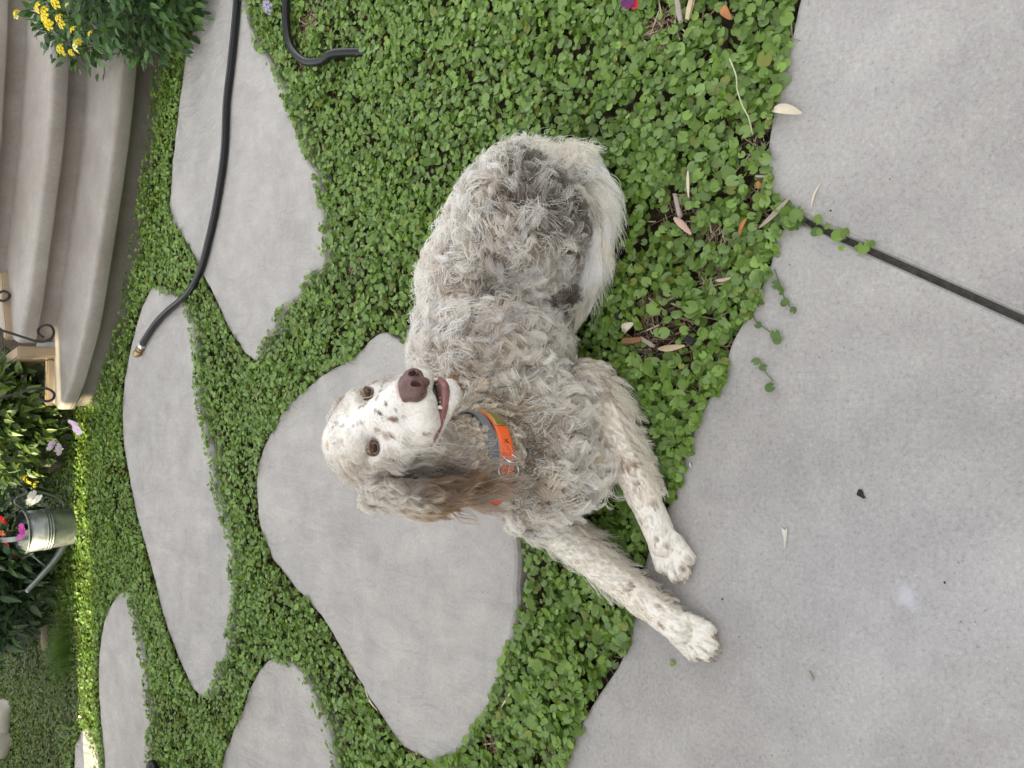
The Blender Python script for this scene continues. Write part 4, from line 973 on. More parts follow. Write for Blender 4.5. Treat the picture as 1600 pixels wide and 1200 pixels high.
# ---- hair builder
def hair_mat():
    m, N, L, b = new_mat('coat_hair'); a = N.new('ShaderNodeAttribute'); a.attribute_name = 'Col'
    L.new(a.outputs['Color'], b.inputs['Base Color']); b.inputs['Roughness'].default_value = .45; b.inputs['Specular IOR Level'].default_value = .35
    t = N.new('ShaderNodeBsdfTranslucent'); L.new(a.outputs['Color'], t.inputs[0]); s = N.new('ShaderNodeMixShader'); s.inputs[0].default_value = .45
    L.new(b.outputs[0], s.inputs[1]); L.new(t.outputs[0], s.inputs[2]); L.new(s.outputs[0], N['Material Output'].inputs[0])
    return m
M_HAIR = hair_mat()
def emit(name, pts, cols, tipcol, rad, parent):
    n, K = pts.shape[:2]; s = np.linspace(0, 1, K)[None, :]
    cu = bpy.data.hair_curves.new(name); cu.add_curves([K] * n)
    cu.attributes['position'].data.foreach_set('vector', pts.astype(np.float32).ravel()) if 'position' in cu.attributes else cu.points.foreach_set('position', pts.astype(np.float32).ravel())
    r = (rad * (1 - .65 * s ** 2)) * np.ones((n, 1)); ra = cu.attributes.get('radius') or cu.attributes.new('radius', 'FLOAT', 'POINT'); ra.data.foreach_set('value', r.astype(np.float32).ravel())
    ca = cu.attributes.new('Col', 'FLOAT_COLOR', 'POINT'); cc = np.ones((n, K, 4), np.float32)
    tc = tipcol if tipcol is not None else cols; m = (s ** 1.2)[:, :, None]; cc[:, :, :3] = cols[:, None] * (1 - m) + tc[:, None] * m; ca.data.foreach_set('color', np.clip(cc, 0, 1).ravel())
    cu.materials.append(M_HAIR); o = bpy.data.objects.new(name, cu); COL.objects.link(o); adopt(o, parent); return o
def make_hair(name, root, nrm, flow, Ln, lift, amp, waves, cols, rad, parent, K=9, n_clump=0, clump=.6, grav=.25, tipcol=None, floor=.004, cvar=0.0):
    n = len(root); flow = flow - nrm * np.sum(flow * nrm, 1, keepdims=True); flow = norm(flow)
    if n_clump:
        g = rng.choice(n, min(n, n_clump), replace=False); kd = kdtree.KDTree(len(g))
        for i, k in enumerate(g): kd.insert(root[k], i)
        kd.balance(); own = g[np.array([kd.find(root[i])[1] for i in range(n)])]
    else: own = np.arange(n)
    ph = rng.uniform(0, 6.283, n); wv = waves * rng.uniform(.75, 1.3, n); turn = rng.normal(0, .28, n); hand = np.where(rng.random(n) < .5, 1, -1)
    ph, wv, hand = ph[own] + rng.normal(0, .22, n), wv[own] * rng.uniform(.96, 1.04, n), hand[own]; turn = turn[own] + rng.normal(0, .12, n)
    if cvar:
        cf_ = np.clip(rng.normal(1, cvar, n), .45, 1.5)[own][:, None]; cols = cols * (.5 + .5 * cf_); tipcol = (cols if tipcol is None else tipcol) * cf_
    sidev = np.cross(nrm, flow); ct, st = np.cos(turn)[:, None], np.sin(turn)[:, None]; flow = flow * ct + sidev * st; sidev = np.cross(nrm, flow)
    pts = np.zeros((n, K, 3)); p = root - nrm * np.minimum(.002, Ln * .08)[:, None]; pts[:, 0] = p; step = Ln / (K - 1)
    for k in range(1, K):
        s = k / (K - 1); d = flow * (1 - .2 * s) + nrm * (lift * (1.3 - 1.5 * s))[:, None] + np.array([0, 0, -1.0]) * (grav * s); p = p + norm(d) * step[:, None]; pts[:, k] = p
    s = np.linspace(0, 1, K)[None, :]
    if n_clump:
        gd = pts[own]; cf = (clump * s ** .8)[:, :, None]; pts = pts * (1 - cf) + (gd + (root - root[own])[:, None] * (.25 * (1 - s))[:, :, None]) * cf
    env = np.minimum(1, s * 2.2) * amp[:, None]; a_ = ph[:, None] + hand[:, None] * 6.283 * wv[:, None] * s
    pts += (env * np.cos(a_))[:, :, None] * sidev[:, None] + (env * .7 * (1 + np.sin(a_)))[:, :, None] * nrm[:, None]
    pts[:, :, 2] = np.maximum(pts[:, :, 2], floor)
    return emit(name, pts, cols, tipcol, rad, parent)
tri = np.vstack([BF[:, [0, 1, 2]], BF[:, [0, 2, 3]]]); e1_, e2_ = BV[tri[:, 1]] - BV[tri[:, 0]], BV[tri[:, 2]] - BV[tri[:, 0]]
cr_ = np.cross(e1_, e2_); ar = np.linalg.norm(cr_, axis=1) / 2
vn = np.zeros_like(BV)
for k in range(3):
    for a in range(3): vn[:, a] += np.bincount(tri[:, k], cr_[:, a], len(BV))
vn = norm(vn)
def scatter(n, wgt):
    pr = ar * wgt; pr = pr / pr.sum(); t = rng.choice(len(tri), n, p=pr); u, v = rng.random(n), rng.random(n); f = u + v > 1; u[f], v[f] = 1 - u[f], 1 - v[f]
    w0 = (1 - u - v)[:, None]; p = BV[tri[t, 0]] * w0 + BV[tri[t, 1]] * u[:, None] + BV[tri[t, 2]] * v[:, None]
    nn = norm(vn[tri[t, 0]] * w0 + vn[tri[t, 1]] * u[:, None] + vn[tri[t, 2]] * v[:, None]); return p, nn
tw = A[tri[:, 0]]; iw = {k: i for i, k in enumerate(names)}
cen = BV[tri[:, 0]]; face = norm(np.array([0, 0, CAM_H]) - cen); fac = np.sum(vn[tri[:, 0]] * face, 1)
seen = np.where(fac > -.35, 1.0, .35) * np.where((cen[:, 2] < .012) & (vn[tri[:, 0], 2] < -.5), 0, 1)
hq3 = w2h(cen)
EYES = [np.array([s * 3.50, -.02, .52]) for s in (-1, 1)]
bald = np.zeros(len(tri), bool)
for e in EYES: bald |= np.linalg.norm((hq3 - e - np.array([0, -.08, .7])) / (np.array([1.45, .95, 1.9]) * (1.3 if e[0] > 0 else 1)), axis=1) < 1
bald |= np.linalg.norm((hq3 - np.array([0, -3.6, 10.0])) / np.array([2.0, 1.75, 1.5]), axis=1) < 1
LIPC = np.array([(-4.0, -6.5, .9), (-3.75, -6.85, 2.8), (-2.95, -7.25, 5.2), (-1.85, -7.5, 7.5), (-.7, -7.55, 8.8), (0, -7.55, 9.05), (.7, -7.55, 8.8), (1.85, -7.5, 7.5), (2.95, -7.25, 5.2), (3.75, -6.85, 2.8), (4.0, -6.5, .9)])
lk = catmull(LIPC, 6); bald |= np.min(np.linalg.norm(hq3[:, None, :] - lk[None, ::2], axis=2), 1) < .50 if len(hq3) < 1 else np.any([np.linalg.norm(hq3 - q_, axis=1) < .50 for q_ in lk], axis=0)
seen = seen * ~bald
wt_head = tw[:, iw['head']]; wt_ear = tw[:, iw['earL']] + tw[:, iw['earR']]; wt_leg = sum(tw[:, iw[k]] for k in ('forelegL', 'forelegR', 'pawL', 'pawR')); wt_tail = tw[:, iw['tail']]
wt_body = np.clip(1 - wt_head - wt_ear - wt_leg - wt_tail, 0, 1)
def field(p, nm, A_, tbl): return sum(A_[:, i:i + 1] * np.asarray(tbl[k])[None] for i, k in enumerate(nm))
def styled(p, nrm, jit=.25):
    nm, A_ = hair_regions(p); fl = field(p, nm, A_, FLOW); S = field(p, nm, A_, {k: np.array(v) for k, v in STY.items()})
    q = w2h(p); hf = A_[:, nm.index('head')][:, None]
    c = coat_colour(p, nm, A_); return fl, S, c, A_, nm, q
def tint(c, p, n, amt=.16):
    return np.clip(c * rng.uniform(1 - amt, 1 + amt, (n, 1)), 0, .95)
# body: wavy coat
nax = norm(neckC - P(800, 700, .29)); cc1 = P(749, 729, .352); cc2 = cc1 + nax * .026; RC = .088
NB = 48000; p, nn = scatter(NB, seen * wt_body); fl, S, c, A_, nm, q = styled(p, nn)
sw = norm(np.stack([vnoise(p * 9, 51 + a) - .5 for a in range(3)], -1)); fl = fl + sw * .42
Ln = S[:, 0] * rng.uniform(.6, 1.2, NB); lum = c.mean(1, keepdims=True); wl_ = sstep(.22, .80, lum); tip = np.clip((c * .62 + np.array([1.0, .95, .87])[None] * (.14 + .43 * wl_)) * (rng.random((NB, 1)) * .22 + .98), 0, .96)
rel = p - cc1; hgt_ = rel @ nax; rad_ = np.linalg.norm(rel - hgt_[:, None] * nax, axis=1)
toc_ = norm(rel - hgt_[:, None] * nax) @ norm(np.array([0, 0, CAM_H]) - cc1); okc = ~((hgt_ > -.014) & (hgt_ < .036) & (rad_ < np.where(toc_ > .1, .105, .084))); above = (hgt_ > .0) & (rad_ < .14); Ln = np.where(above, np.minimum(Ln, .019), Ln)
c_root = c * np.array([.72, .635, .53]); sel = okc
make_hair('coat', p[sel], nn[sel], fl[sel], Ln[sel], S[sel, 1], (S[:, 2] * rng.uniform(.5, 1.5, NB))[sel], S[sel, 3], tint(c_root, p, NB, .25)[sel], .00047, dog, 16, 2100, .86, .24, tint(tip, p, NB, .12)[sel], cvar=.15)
gsel = np.nonzero(sel & (Ln > .04))[0]; gsel = rng.choice(gsel, 7500, replace=False)
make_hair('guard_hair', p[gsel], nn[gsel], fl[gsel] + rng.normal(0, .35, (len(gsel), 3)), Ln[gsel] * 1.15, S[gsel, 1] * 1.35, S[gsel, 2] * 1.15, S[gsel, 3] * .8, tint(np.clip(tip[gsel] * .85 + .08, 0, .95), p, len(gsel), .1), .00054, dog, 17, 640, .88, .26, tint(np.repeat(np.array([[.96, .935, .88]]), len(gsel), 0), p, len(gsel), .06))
# legs and paws: flat, slightly wavy
NL = 21000; p, nn = scatter(NL, seen * wt_leg); fl, S, c, A_, nm, q = styled(p, nn)
fl = fl + norm(np.stack([vnoise(p * 14, 61 + a) - .5 for a in range(3)], -1)) * .35
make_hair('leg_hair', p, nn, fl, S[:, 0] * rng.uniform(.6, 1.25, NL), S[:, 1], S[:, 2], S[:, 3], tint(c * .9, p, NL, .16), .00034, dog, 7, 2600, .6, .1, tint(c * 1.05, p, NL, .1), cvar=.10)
# feathering along the back of the forelegs
fr, fn_, ff, fc_, fl_ = [], [], [], [], []
for a, b, fd, nfe, col in ((elL, wrL, fthL, 1500, WHITE * .8 + CREAM * .2), (elR, wrR, fthR, 900, WHITE * .7 + CREAM * .15 + GREY * .15), (elR, wrR, -fthR, 160, WHITE)):
    t = rng.random(nfe) * (1.02 if fd is not fthR else 1.25) - .02; ax = norm(b - a); r_ = .042 + (.029 - .042) * t
    up_ = rng.uniform(-.5, .35, nfe); pp = a + (b - a) * t[:, None] + fd * (r_ * .92)[:, None] + np.array([0, 0, 1]) * (up_ * r_)[:, None]
    fr.append(pp); fn_.append(np.repeat(norm(fd + np.array([0, 0, .25]))[None], nfe, 0)); ff.append(np.repeat((ax * .9 + np.array([0, 0, -.25]))[None], nfe, 0) + rng.normal(0, .15, (nfe, 3))); fc_.append(np.repeat(col[None], nfe, 0)); fl_.append((.066 * (1 - .45 * t)) * rng.uniform(.5, 1.15, nfe))
fr, fn_, ff, fc_, fl_ = map(np.concatenate, (fr, fn_, ff, fc_, fl_)); nf = len(fr)
make_hair('feathering', fr, fn_, ff, fl_, np.full(nf, .62), np.full(nf, .0034), np.full(nf, 1.2), tint(fc_, fr, nf), .0004, dog, 11, 210, .6, .15, floor=.012)
# head: short dense hair
NH = 34000; p, nn = scatter(NH, seen * np.where(wt_head > .55, wt_head, 0)); fl, S, c, A_, nm, q = styled(p, nn)
hf = q.copy(); side = np.sign(q[:, 0]); f_h = np.stack([q[:, 0] * .10, np.where(q[:, 2] > 0, -.25, .12) * np.ones(len(q)) - .06 * np.abs(q[:, 0]), -np.ones(len(q))], -1) @ HR.T
back_ = sstep(-3, -8, q[:, 2]); below = sstep(-4.5, -7, q[:, 1])
Lh = S[:, 0] * (1 + .6 * back_ + .5 * below * sstep(4, -1, q[:, 2])) * rng.uniform(.6, 1.2, NH) * np.where(q[:, 2] > 4, .62, 1)
f_h = f_h + (norm(np.stack([vnoise(p * 30, 71 + a) - .5 for a in range(3)], -1)) * .14)
make_hair('head_hair', p, nn, f_h, Lh, np.full(NH, .14), np.full(NH, .0003), np.full(NH, 1.), tint(c * .95, p, NH, .09), .00028, dog, 6, 7000, .3, .05, tint(c * 1.04, p, NH, .10), cvar=.07)
# ears: long silky locks
NE = 11000; p, nn = scatter(NE, seen * wt_ear); fl, S, c, A_, nm, q = styled(p, nn)
lowe = sstep(2, -9, q[:, 1]) * np.where(q[:, 0] > 0, .45, 1); fwd = norm(np.stack([np.sign(q[:, 0]) * (.35 - .22 * lowe), -np.ones(NE), .06 - .06 * lowe], -1)) @ HR.T
make_hair('ear_hair', p, nn, fwd + rng.normal(0, .08, (NE, 3)), (.026 + .058 * lowe) * rng.uniform(.6, 1.15, NE), np.full(NE, .14), np.full(NE, .0040), np.full(NE, 1.4), tint(c * .85, p, NE, .25), .00036, dog, 13, 330, .7, .10, tint(c * 1.05, p, NE, .15))
# tail: long feather combed along the curve of the tail
tp = catmull(tail, 12); ext = tp[-1] + norm(tp[-1] - tp[-4])[None] * np.linspace(.01, .09, 9)[:, None] * np.array([1, 1, .0]) - np.array([0, 0, .002]); tpe = np.vstack([tp, ext])
arc = np.r_[0, np.cumsum(np.linalg.norm(np.diff(tpe, axis=0), axis=1))]; NT = 7600; Lt = arc[len(tp) - 1]
def along(a): return np.stack([np.interp(a, arc, tpe[:, k]) for k in range(3)], -1)
def strands(n, a0, L0, spread, wave, nw, sideb=None, K=13):
    s_ = np.linspace(0, 1, K)[None]; a_ = a0[:, None] + L0[:, None] * s_; c_ = along(a_); tg = norm(along(a_ + .006) - along(a_ - .006)); u_ = norm(np.cross(tg, np.array([0, 0, 1.0]))); v_ = np.cross(u_, tg)
    an = rng.uniform(-.5, 3.64, n) if sideb is None else sideb; rr = np.interp(a0, np.linspace(0, Lt, 6), [.030, .022, .018, .016, .013, .007])[:, None] * (1 + .25 * s_) + spread[:, None] * s_ ** 1.3
    an2 = an[:, None] + (.55 + .35 * np.sin(a0 * 90) - (0 if sideb is None else .12) * np.sign(np.sin(an * 37)))[:, None] * s_ + rng.normal(0, .05, n)[:, None] * s_                  # the locks twist round the tail
    g_ = np.round(rng.random(n) * 0 + a0 / .03) * 7.3 + np.round(an * 2.2) * 2.1; ph = g_ + rng.normal(0, .35, n)
    w_ = wave[:, None] * np.minimum(1, 2 * s_)
    p_ = c_ + u_ * (rr * np.cos(an2) + w_ * np.cos(ph[:, None] + 6.28 * nw * s_))[..., None] + v_ * (rr * np.sin(an2) * .8 + w_ * .5 * np.sin(ph[:, None] + 6.28 * nw * s_))[..., None]
    p_[:, :, 2] = np.maximum(p_[:, :, 2], .012); return p_
NG = 78; ga = rng.random(NG) ** .9 * Lt * .92; gan = rng.uniform(-.5, 3.64, NG); gL = np.where(ga < .06, .055, np.where(ga < .12, .10, .13)) * rng.uniform(.6, 1.15, NG); gsp = np.abs(rng.normal(0, .011, NG)); gb = np.clip(rng.normal(1, .2, NG), .5, 1.2)
gi = rng.integers(0, NG, NT); tap = rng.normal(0, 1, NT); a0 = np.clip(ga[gi] + rng.normal(0, .007, NT), .001, Lt * .95); L0 = np.minimum(gL[gi] * rng.uniform(.65, 1.05, NT), arc[-1] - a0); an0 = gan[gi] + tap * .17
cc = np.where(rng.random((NG, 1)) < .35, WHITE * .86 + np.array([.70, .54, .32]) * .18, WHITE * 1.14)[gi] * gb[gi][:, None]
emit('tail_hair', strands(NT, a0, L0, gsp[gi], np.where(a0 < .07, .008, .0042), 1.3, an0), tint(cc * .93, a0, NT, .14), tint(cc * 1.1, a0, NT, .10), .00050, dog)
ns = 150; a0 = rng.uniform(.10, Lt * .9, ns); L0 = rng.uniform(.05, .10, ns); u1 = norm(np.cross(norm(along(np.array([Lt * .5]))[0] - along(np.array([Lt * .45]))[0]), np.array([0, 0, 1.0]))); outer = 0.15 if u1 @ np.array([0, -1, 0]) > 0 else 3.0
emit('stray_hair', strands(ns, a0, L0, rng.uniform(.008, .035, ns), np.full(ns, .007), .8, np.full(ns, outer) + rng.normal(0, .3, ns), 15), np.repeat((WHITE * 1.02)[None], ns, 0), None, .00048, dog)
cr = 900; h_ = [hit(x, y) for x, y in zip(rng.normal(868, 26, cr), rng.normal(243, 12, cr))]; h_ = np.array([q for q in h_ if q is not None]); cr = len(h_)
make_hair('rump_curls', h_, norm(np.repeat(np.array([[.35, -.3, .8]]), cr, 0) + rng.normal(0, .2, (cr, 3))), np.repeat(np.array([[.5, -.8, -.1]]), cr, 0) + rng.normal(0, .35, (cr, 3)), rng.uniform(.035, .06, cr), np.full(cr, .4), np.full(cr, .007), np.full(cr, 1.6), tint(np.repeat(WHITE[None], cr, 0), h_, cr, .1), .00048, dog, 14, 60, .7, .2)
# dark curls round the collar
nk = 119; kc = []
for x, y, r in ((800, 765, .028), (790, 790, .02), (805, 735, .018), (800, 660, .02), (760, 620, .02), (720, 655, .012), (825, 700, .012)):
    for _ in range(nk // 7):
        h = hit(x + random.gauss(0, r * 420), y + random.gauss(0, r * 420))
        if h is not None: kc.append(h)
kc = np.array(kc); kn = norm(np.array([0, -.5, .7]) + rng.normal(0, .3, kc.shape)); nk = len(kc)
make_hair('dark_curls', kc, kn, np.repeat(norm(np.array([-.2, -.6, -.5]))[None], nk, 0) + rng.normal(0, .5, (nk, 3)), rng.uniform(.03, .055, nk), np.full(nk, .55), rng.uniform(.004, .008, nk), rng.uniform(.8, 1.5, nk), np.repeat((DARK * .8)[None], nk, 0), .00042, dog, 16, 60, .35, .2)

# ---- eyes, nose, mouth, claws
def eye_mat():
    m, N, L, b = new_mat('amber_eye'); tc = N.new('ShaderNodeTexCoord'); sp = N.new('ShaderNodeSeparateXYZ'); L.new(tc.outputs['Object'], sp.inputs[0])
    r = ramp(N, [(0.0, (.25, .2, .18)), (.66, (.12, .07, .05)), (.74, (.03, .015, .008)), (.79, (.15, .09, .03)), (.90, (.30, .19, .07)), (.93, (.02, .01, .006))])
    mr = N.new('ShaderNodeMapRange'); mr.inputs[1].default_value = -1; mr.inputs[2].default_value = 1; L.new(sp.outputs['Z'], mr.inputs[0]); L.new(mr.outputs[0], r.inputs[0]); L.new(r.outputs[0], b.inputs['Base Color'])
    b.inputs['Roughness'].default_value = .07; b.inputs['Specular IOR Level'].default_value = .5; return m
M_EYE = eye_mat(); M_LID = plain('eyelid_skin', (.13, .065, .055), .5); M_NOSE = plain('liver_nose', (.125, .066, .061), .32, spec=.45, noise=.25, nscale=220, bump=.5)
M_GUM = plain('wet_lip', (.22, .092, .086), .3, spec=.6, noise=.5, nscale=120, bump=.4); M_TOOTH = plain('tooth', (.78, .72, .60), .3); M_CLAW = plain('claw', (.30, .24, .19), .5)
tocam = norm(np.array([0, 0, CAM_H]) - HO)
for e, s in zip(EYES, (-1, 1)):
    bm = bmesh.new(); bmesh.ops.create_uvsphere(bm, u_segments=32, v_segments=20, radius=1.0); me = bpy.data.meshes.new('eye'); bm.to_mesh(me); bm.free()
    o = link_mesh('eye', me, M_EYE); gaze = norm(HR @ np.array([s * .30, .05, 1]) * .75 + tocam * .45)
    o.location = tuple(h2w(e)); o.rotation_euler = Vector(gaze).to_track_quat('Z', 'Y').to_euler(); o.scale = (HU * 1.0,) * 3; adopt(o, dog); eye_o = o
    a = np.linspace(0, 2 * math.pi, 33)[:-1]; loop = []
    f = norm(HR @ np.array([s * .34, .03, 1])); rx = norm(np.cross(HR @ np.array([0, 1, 0]), f)); uy = np.cross(f, rx)
    for t in a:
        x, y = .90 * math.cos(t), .50 * math.sin(t) * (1 - .18 * abs(math.cos(t)) ** 3) - .04 * s * math.cos(t); zc = math.sqrt(max(0, 1.1 - x * x - y * y)); loop.append(h2w(e) + HU * (x * rx + y * uy + zc * f))
    loop = np.array(loop + loop[:1]); link_mesh('eyelid', tube_mesh('eyelid', loop, .0014, 8, False), M_LID, eye_o)
# nose leather
gx = np.linspace(-2.6, 2.6, 76); gy = np.linspace(-5.2, .2, 76); gz = np.linspace(7.4, 12.0, 66); G = np.stack(np.meshgrid(gx, gy, gz, indexing='ij'), -1)
def smin(a, b, k): h = np.maximum(k - np.abs(a - b), 0) / k; return np.minimum(a, b) - h * h * k * .25
def smax(a, b, k): return -smin(-a, -b, k)
d = ell(G, (0, -2.35, 9.5), (1.75, 1.45, 1.35))
for s in (-1, 1): d = smin(d, ell(G, (s * 1.15, -2.65, 9.75), (.95, 1.15, 1.1)), .4)
d = smin(d, ell(G, (0, -1.50, 8.75), (1.55, .85, 1.25)), .6); d = smin(d, ell(G, (0, -2.6, 9.2), (1.95, 1.15, 1.0)), .4); d = smin(d, ell(G, (0, -3.5, 10.0), (.55, .8, .7)), .4)
for s in (-1, 1):
    d = smax(d, -ell(G, (s * .80, -2.55, 10.75), (.46, .60, .85)), .2); d = smax(d, -caps(G, np.array([s * .95, -2.7, 10.6]), np.array([s * 2.2, -3.3, 9.7]), .26, .16), .15)
d = smax(d, -caps(G, np.array([0, -2.3, 11.0]), np.array([0, -4.4, 10.7]), .14, .14), .15)
NV, NF = surface_nets(d, gx, gy, gz); NV = smooth(NV, NF, 1); a_ = math.radians(17); q_ = NV - np.array([0, -2.4, 9.0]); NV = np.stack([q_[:, 0] * math.cos(a_) + q_[:, 2] * math.sin(a_), q_[:, 1], -q_[:, 0] * math.sin(a_) + q_[:, 2] * math.cos(a_)], -1) + np.array([0.05, -3.75, 9.25]); link_mesh('nose', raw_mesh('nose', h2w(NV), NF), M_NOSE, dog)
# pink lower lip and teeth
lipc = np.array([(-4.0, -6.5, .9), (-3.75, -6.85, 2.8), (-2.95, -7.25, 5.2), (-1.85, -7.5, 7.5), (-.7, -7.55, 8.8), (0, -7.55, 9.05), (.7, -7.55, 8.8), (1.85, -7.5, 7.5), (2.95, -7.25, 5.2), (3.75, -6.85, 2.8), (4.0, -6.5, .9)])
lc_ = catmull(lipc, 8); t = np.linspace(-1, 1, len(lc_)); link_mesh('lip', tube_mesh('lip', h2w(lc_), HU * (.34 + .26 * (1 - np.abs(t))), 12, True, 1.0), M_GUM, dog)
cav = catmull((lipc * np.array([.80, 1, .96]) + np.array([0, .55, 0]))[2:-2], 8); link_mesh('mouth', tube_mesh('mouth', h2w(cav), HU * .42, 10), plain('mouth_dark', (.05, .02, .02), .5), dog)
for i, x in enumerate((-1.25, -.85, -.48, -.1, .3, .75)):
    z = 8.85 - .42 * x * x; b = h2w((x, -7.2, z - .05)); tp_ = h2w((x + random.uniform(-.05, .05), -6.75 - random.uniform(0, .22), z + .1)); link_mesh('tooth', tube_mesh('tooth', [b, (b + tp_) / 2, tp_], [HU * random.uniform(.16, .2), HU * .16, HU * .07], 8), M_TOOTH, dog)
for s in (-1, 1):
    b = h2w((s * 1.75, -7.2, 7.9)); tp_ = h2w((s * 1.8, -6.55, 8.0)); link_mesh('tooth', tube_mesh('tooth', [b, (b + tp_) / 2, tp_], [HU * .3, HU * .22, HU * .05], 8), M_TOOTH, dog)
for k, t in ((knL, toL), (knR, toR)):
    d = norm((t - k) * np.array([1, 1, 0])); sd_ = np.array([-d[1], d[0], 0])
    for o_, f_ in ((-.0285, -.008), (-.0105, .012), (.0105, .012), (.0285, -.008)):
        b = t + sd_ * o_ + d * (f_ - .002); b[2] = .018; link_mesh('claw', tube_mesh('claw', catmull([b, b + d * .008 + np.array([0, 0, .001]), b + d * .013 - np.array([0, 0, .007])], 4), np.linspace(.0044, .0016, 9), 8), M_CLAW, dog)

# ---- collars
M_ORANGE = plain('orange_strap', (.78, .12, .02), .45, noise=.06, nscale=90); M_GREYS = plain('grey_strap', (.15, .16, .18), .55); M_PLATE = plain('brass_plate', (.42, .36, .12), .35, .9, noise=.2, nscale=80); M_INK = plain('black_print', (.02, .02, .02), .6)
def rad_at(rf, a): return float(np.interp(a % (2 * math.pi), np.linspace(0, 2 * math.pi, 73), np.r_[rf, rf[:1]]))
def ring_frame(c, ax): u = norm(np.cross(np.array([0, 0, 1.0]), ax)); v = np.cross(ax, u); return u, v
def neck_radius(c, ax):
    """how far the neck reaches from the collar's middle, per angle"""
    u, v = ring_frame(c, ax); an = np.linspace(0, 2 * math.pi, 73)[:-1]; d = np.cos(an)[:, None] * u + np.sin(an)[:, None] * v; out = np.zeros(72)
    for off in (-.011, 0, .011):
        for r in np.arange(.04, .1, .002):
            ins = interp_field(c + ax * off + d * r) < .001; out = np.where(ins, np.maximum(out, r), out)
    out = np.clip(out + .0035, .055, .094); k = np.ones(13) / 13
    o3 = np.convolve(np.r_[out, out, out], k, 'same')[72:144]; return np.maximum(o3, out * .97)
def band(name, c, ax, rf, wd, th, mat, parent, a0=0, a1=2 * math.pi, add=0.0):
    u, v = ring_frame(c, ax); full = a1 - a0 > 6.28; an = np.linspace(a0, a1, 73); V = []
    for a in an:
        n_ = math.cos(a) * u + math.sin(a) * v; r = rad_at(rf, a) + add
        for q in ((-.5, 0), (-.5, 1), (-.35, 1.25), (.35, 1.25), (.5, 1), (.5, 0)): V.append(c + n_ * (r + th * q[1]) + ax * wd * q[0])
    Fs = [(6 * i + k, 6 * i + (k + 1) % 6, 6 * i + 6 + (k + 1) % 6, 6 * i + 6 + k) for i in range(72) for k in range(6)]
    if not full: Fs += [(5, 4, 3, 2, 1, 0), tuple(72 * 6 + k for k in range(6))]
    return link_mesh(name, raw_mesh(name, V, Fs), mat, parent, smooth=True)
oc = empty('orange_collar', tuple(cc1)); tag(oc, 'bright orange dog collar with brass plate and steel buckle on the neck of the dog', 'collar')
gc = empty('grey_collar', tuple(cc2)); tag(gc, 'plain grey strap collar worn just above the orange collar', 'collar')
RF1, RF2 = neck_radius(cc1, nax), neck_radius(cc2, nax)
band('strap', cc1, nax, RF1, .025, .003, M_ORANGE, oc); band('strap', cc2, nax, RF2, .018, .003, M_GREYS, gc)
u, v = ring_frame(cc1, nax)
def ringpt(c, a, r, off=0.0): return c + (math.cos(a) * u + math.sin(a) * v) * (r - RC + rad_at(RF1 if c is cc1 else RF2, a)) + nax * off
# angle on the ring that faces a pixel
def ang_at(x, y, c=cc1):
    best = min([a for a in np.linspace(0, 6.283, 361) if (math.cos(a) * u + math.sin(a) * v) @ tocam > -.2], key=lambda a: (proj(ringpt(c, a, RC + .004))[0] - x) ** 2 + (proj(ringpt(c, a, RC + .004))[1] - y) ** 2); return best
aB, aP0, aP1, aM = ang_at(794, 740), ang_at(730, 636), ang_at(768, 672), ang_at(776, 693)
lo_, hi_ = min(aP0, aP1), max(aP0, aP1)
if hi_ - lo_ > math.pi: lo_, hi_ = hi_, lo_ + 2 * math.pi
band('name_plate', cc1, nax, RF1, .021, .0012, M_PLATE, oc, lo_, hi_, .0042)
def loop_ring(name, c, n_, r1, r2, rad, mat, parent, upv):
    a_ = norm(np.cross(n_, upv)); b_ = np.cross(n_, a_); pts = np.array([c + r1 * math.cos(t) * a_ + r2 * math.sin(t) * b_ for t in np.linspace(0, 2 * math.pi, 29)]); return link_mesh(name, tube_mesh(name, pts, rad, 8, False), mat, parent)
tanB = -math.sin(aB) * u + math.cos(aB) * v; nB = math.cos(aB) * u + math.sin(aB) * v
bk = loop_ring('buckle', ringpt(cc1, aB + .05, RC + .007), nB, .014, .019, .0019, M_STEEL, oc, nax)
link_mesh('buckle_pin', tube_mesh('buckle_pin', [ringpt(cc1, aB - .12, RC + .008), ringpt(cc1, aB + .22, RC + .009)], .0015, 8), M_STEEL, bk)
loop_ring('ring', ringpt(cc1, aB + .25, RC + .010), norm(nB * .5 + tanB), .014, .012, .0018, M_STEEL, oc, nax)
for k, (da, of) in enumerate(((-.16, -.005), (-.20, .004))):
    for sg in (1,):
        bm = bmesh.new(); bmesh.ops.create_uvsphere(bm, u_segments=14, v_segments=8, radius=.0032); me = bpy.data.meshes.new('rivet'); bm.to_mesh(me); bm.free(); o = link_mesh('rivet', me, M_BRASS); o.location = tuple(ringpt(cc1, aB + (da if aM < aB else -da), RC + .0042, of)); adopt(o, oc)
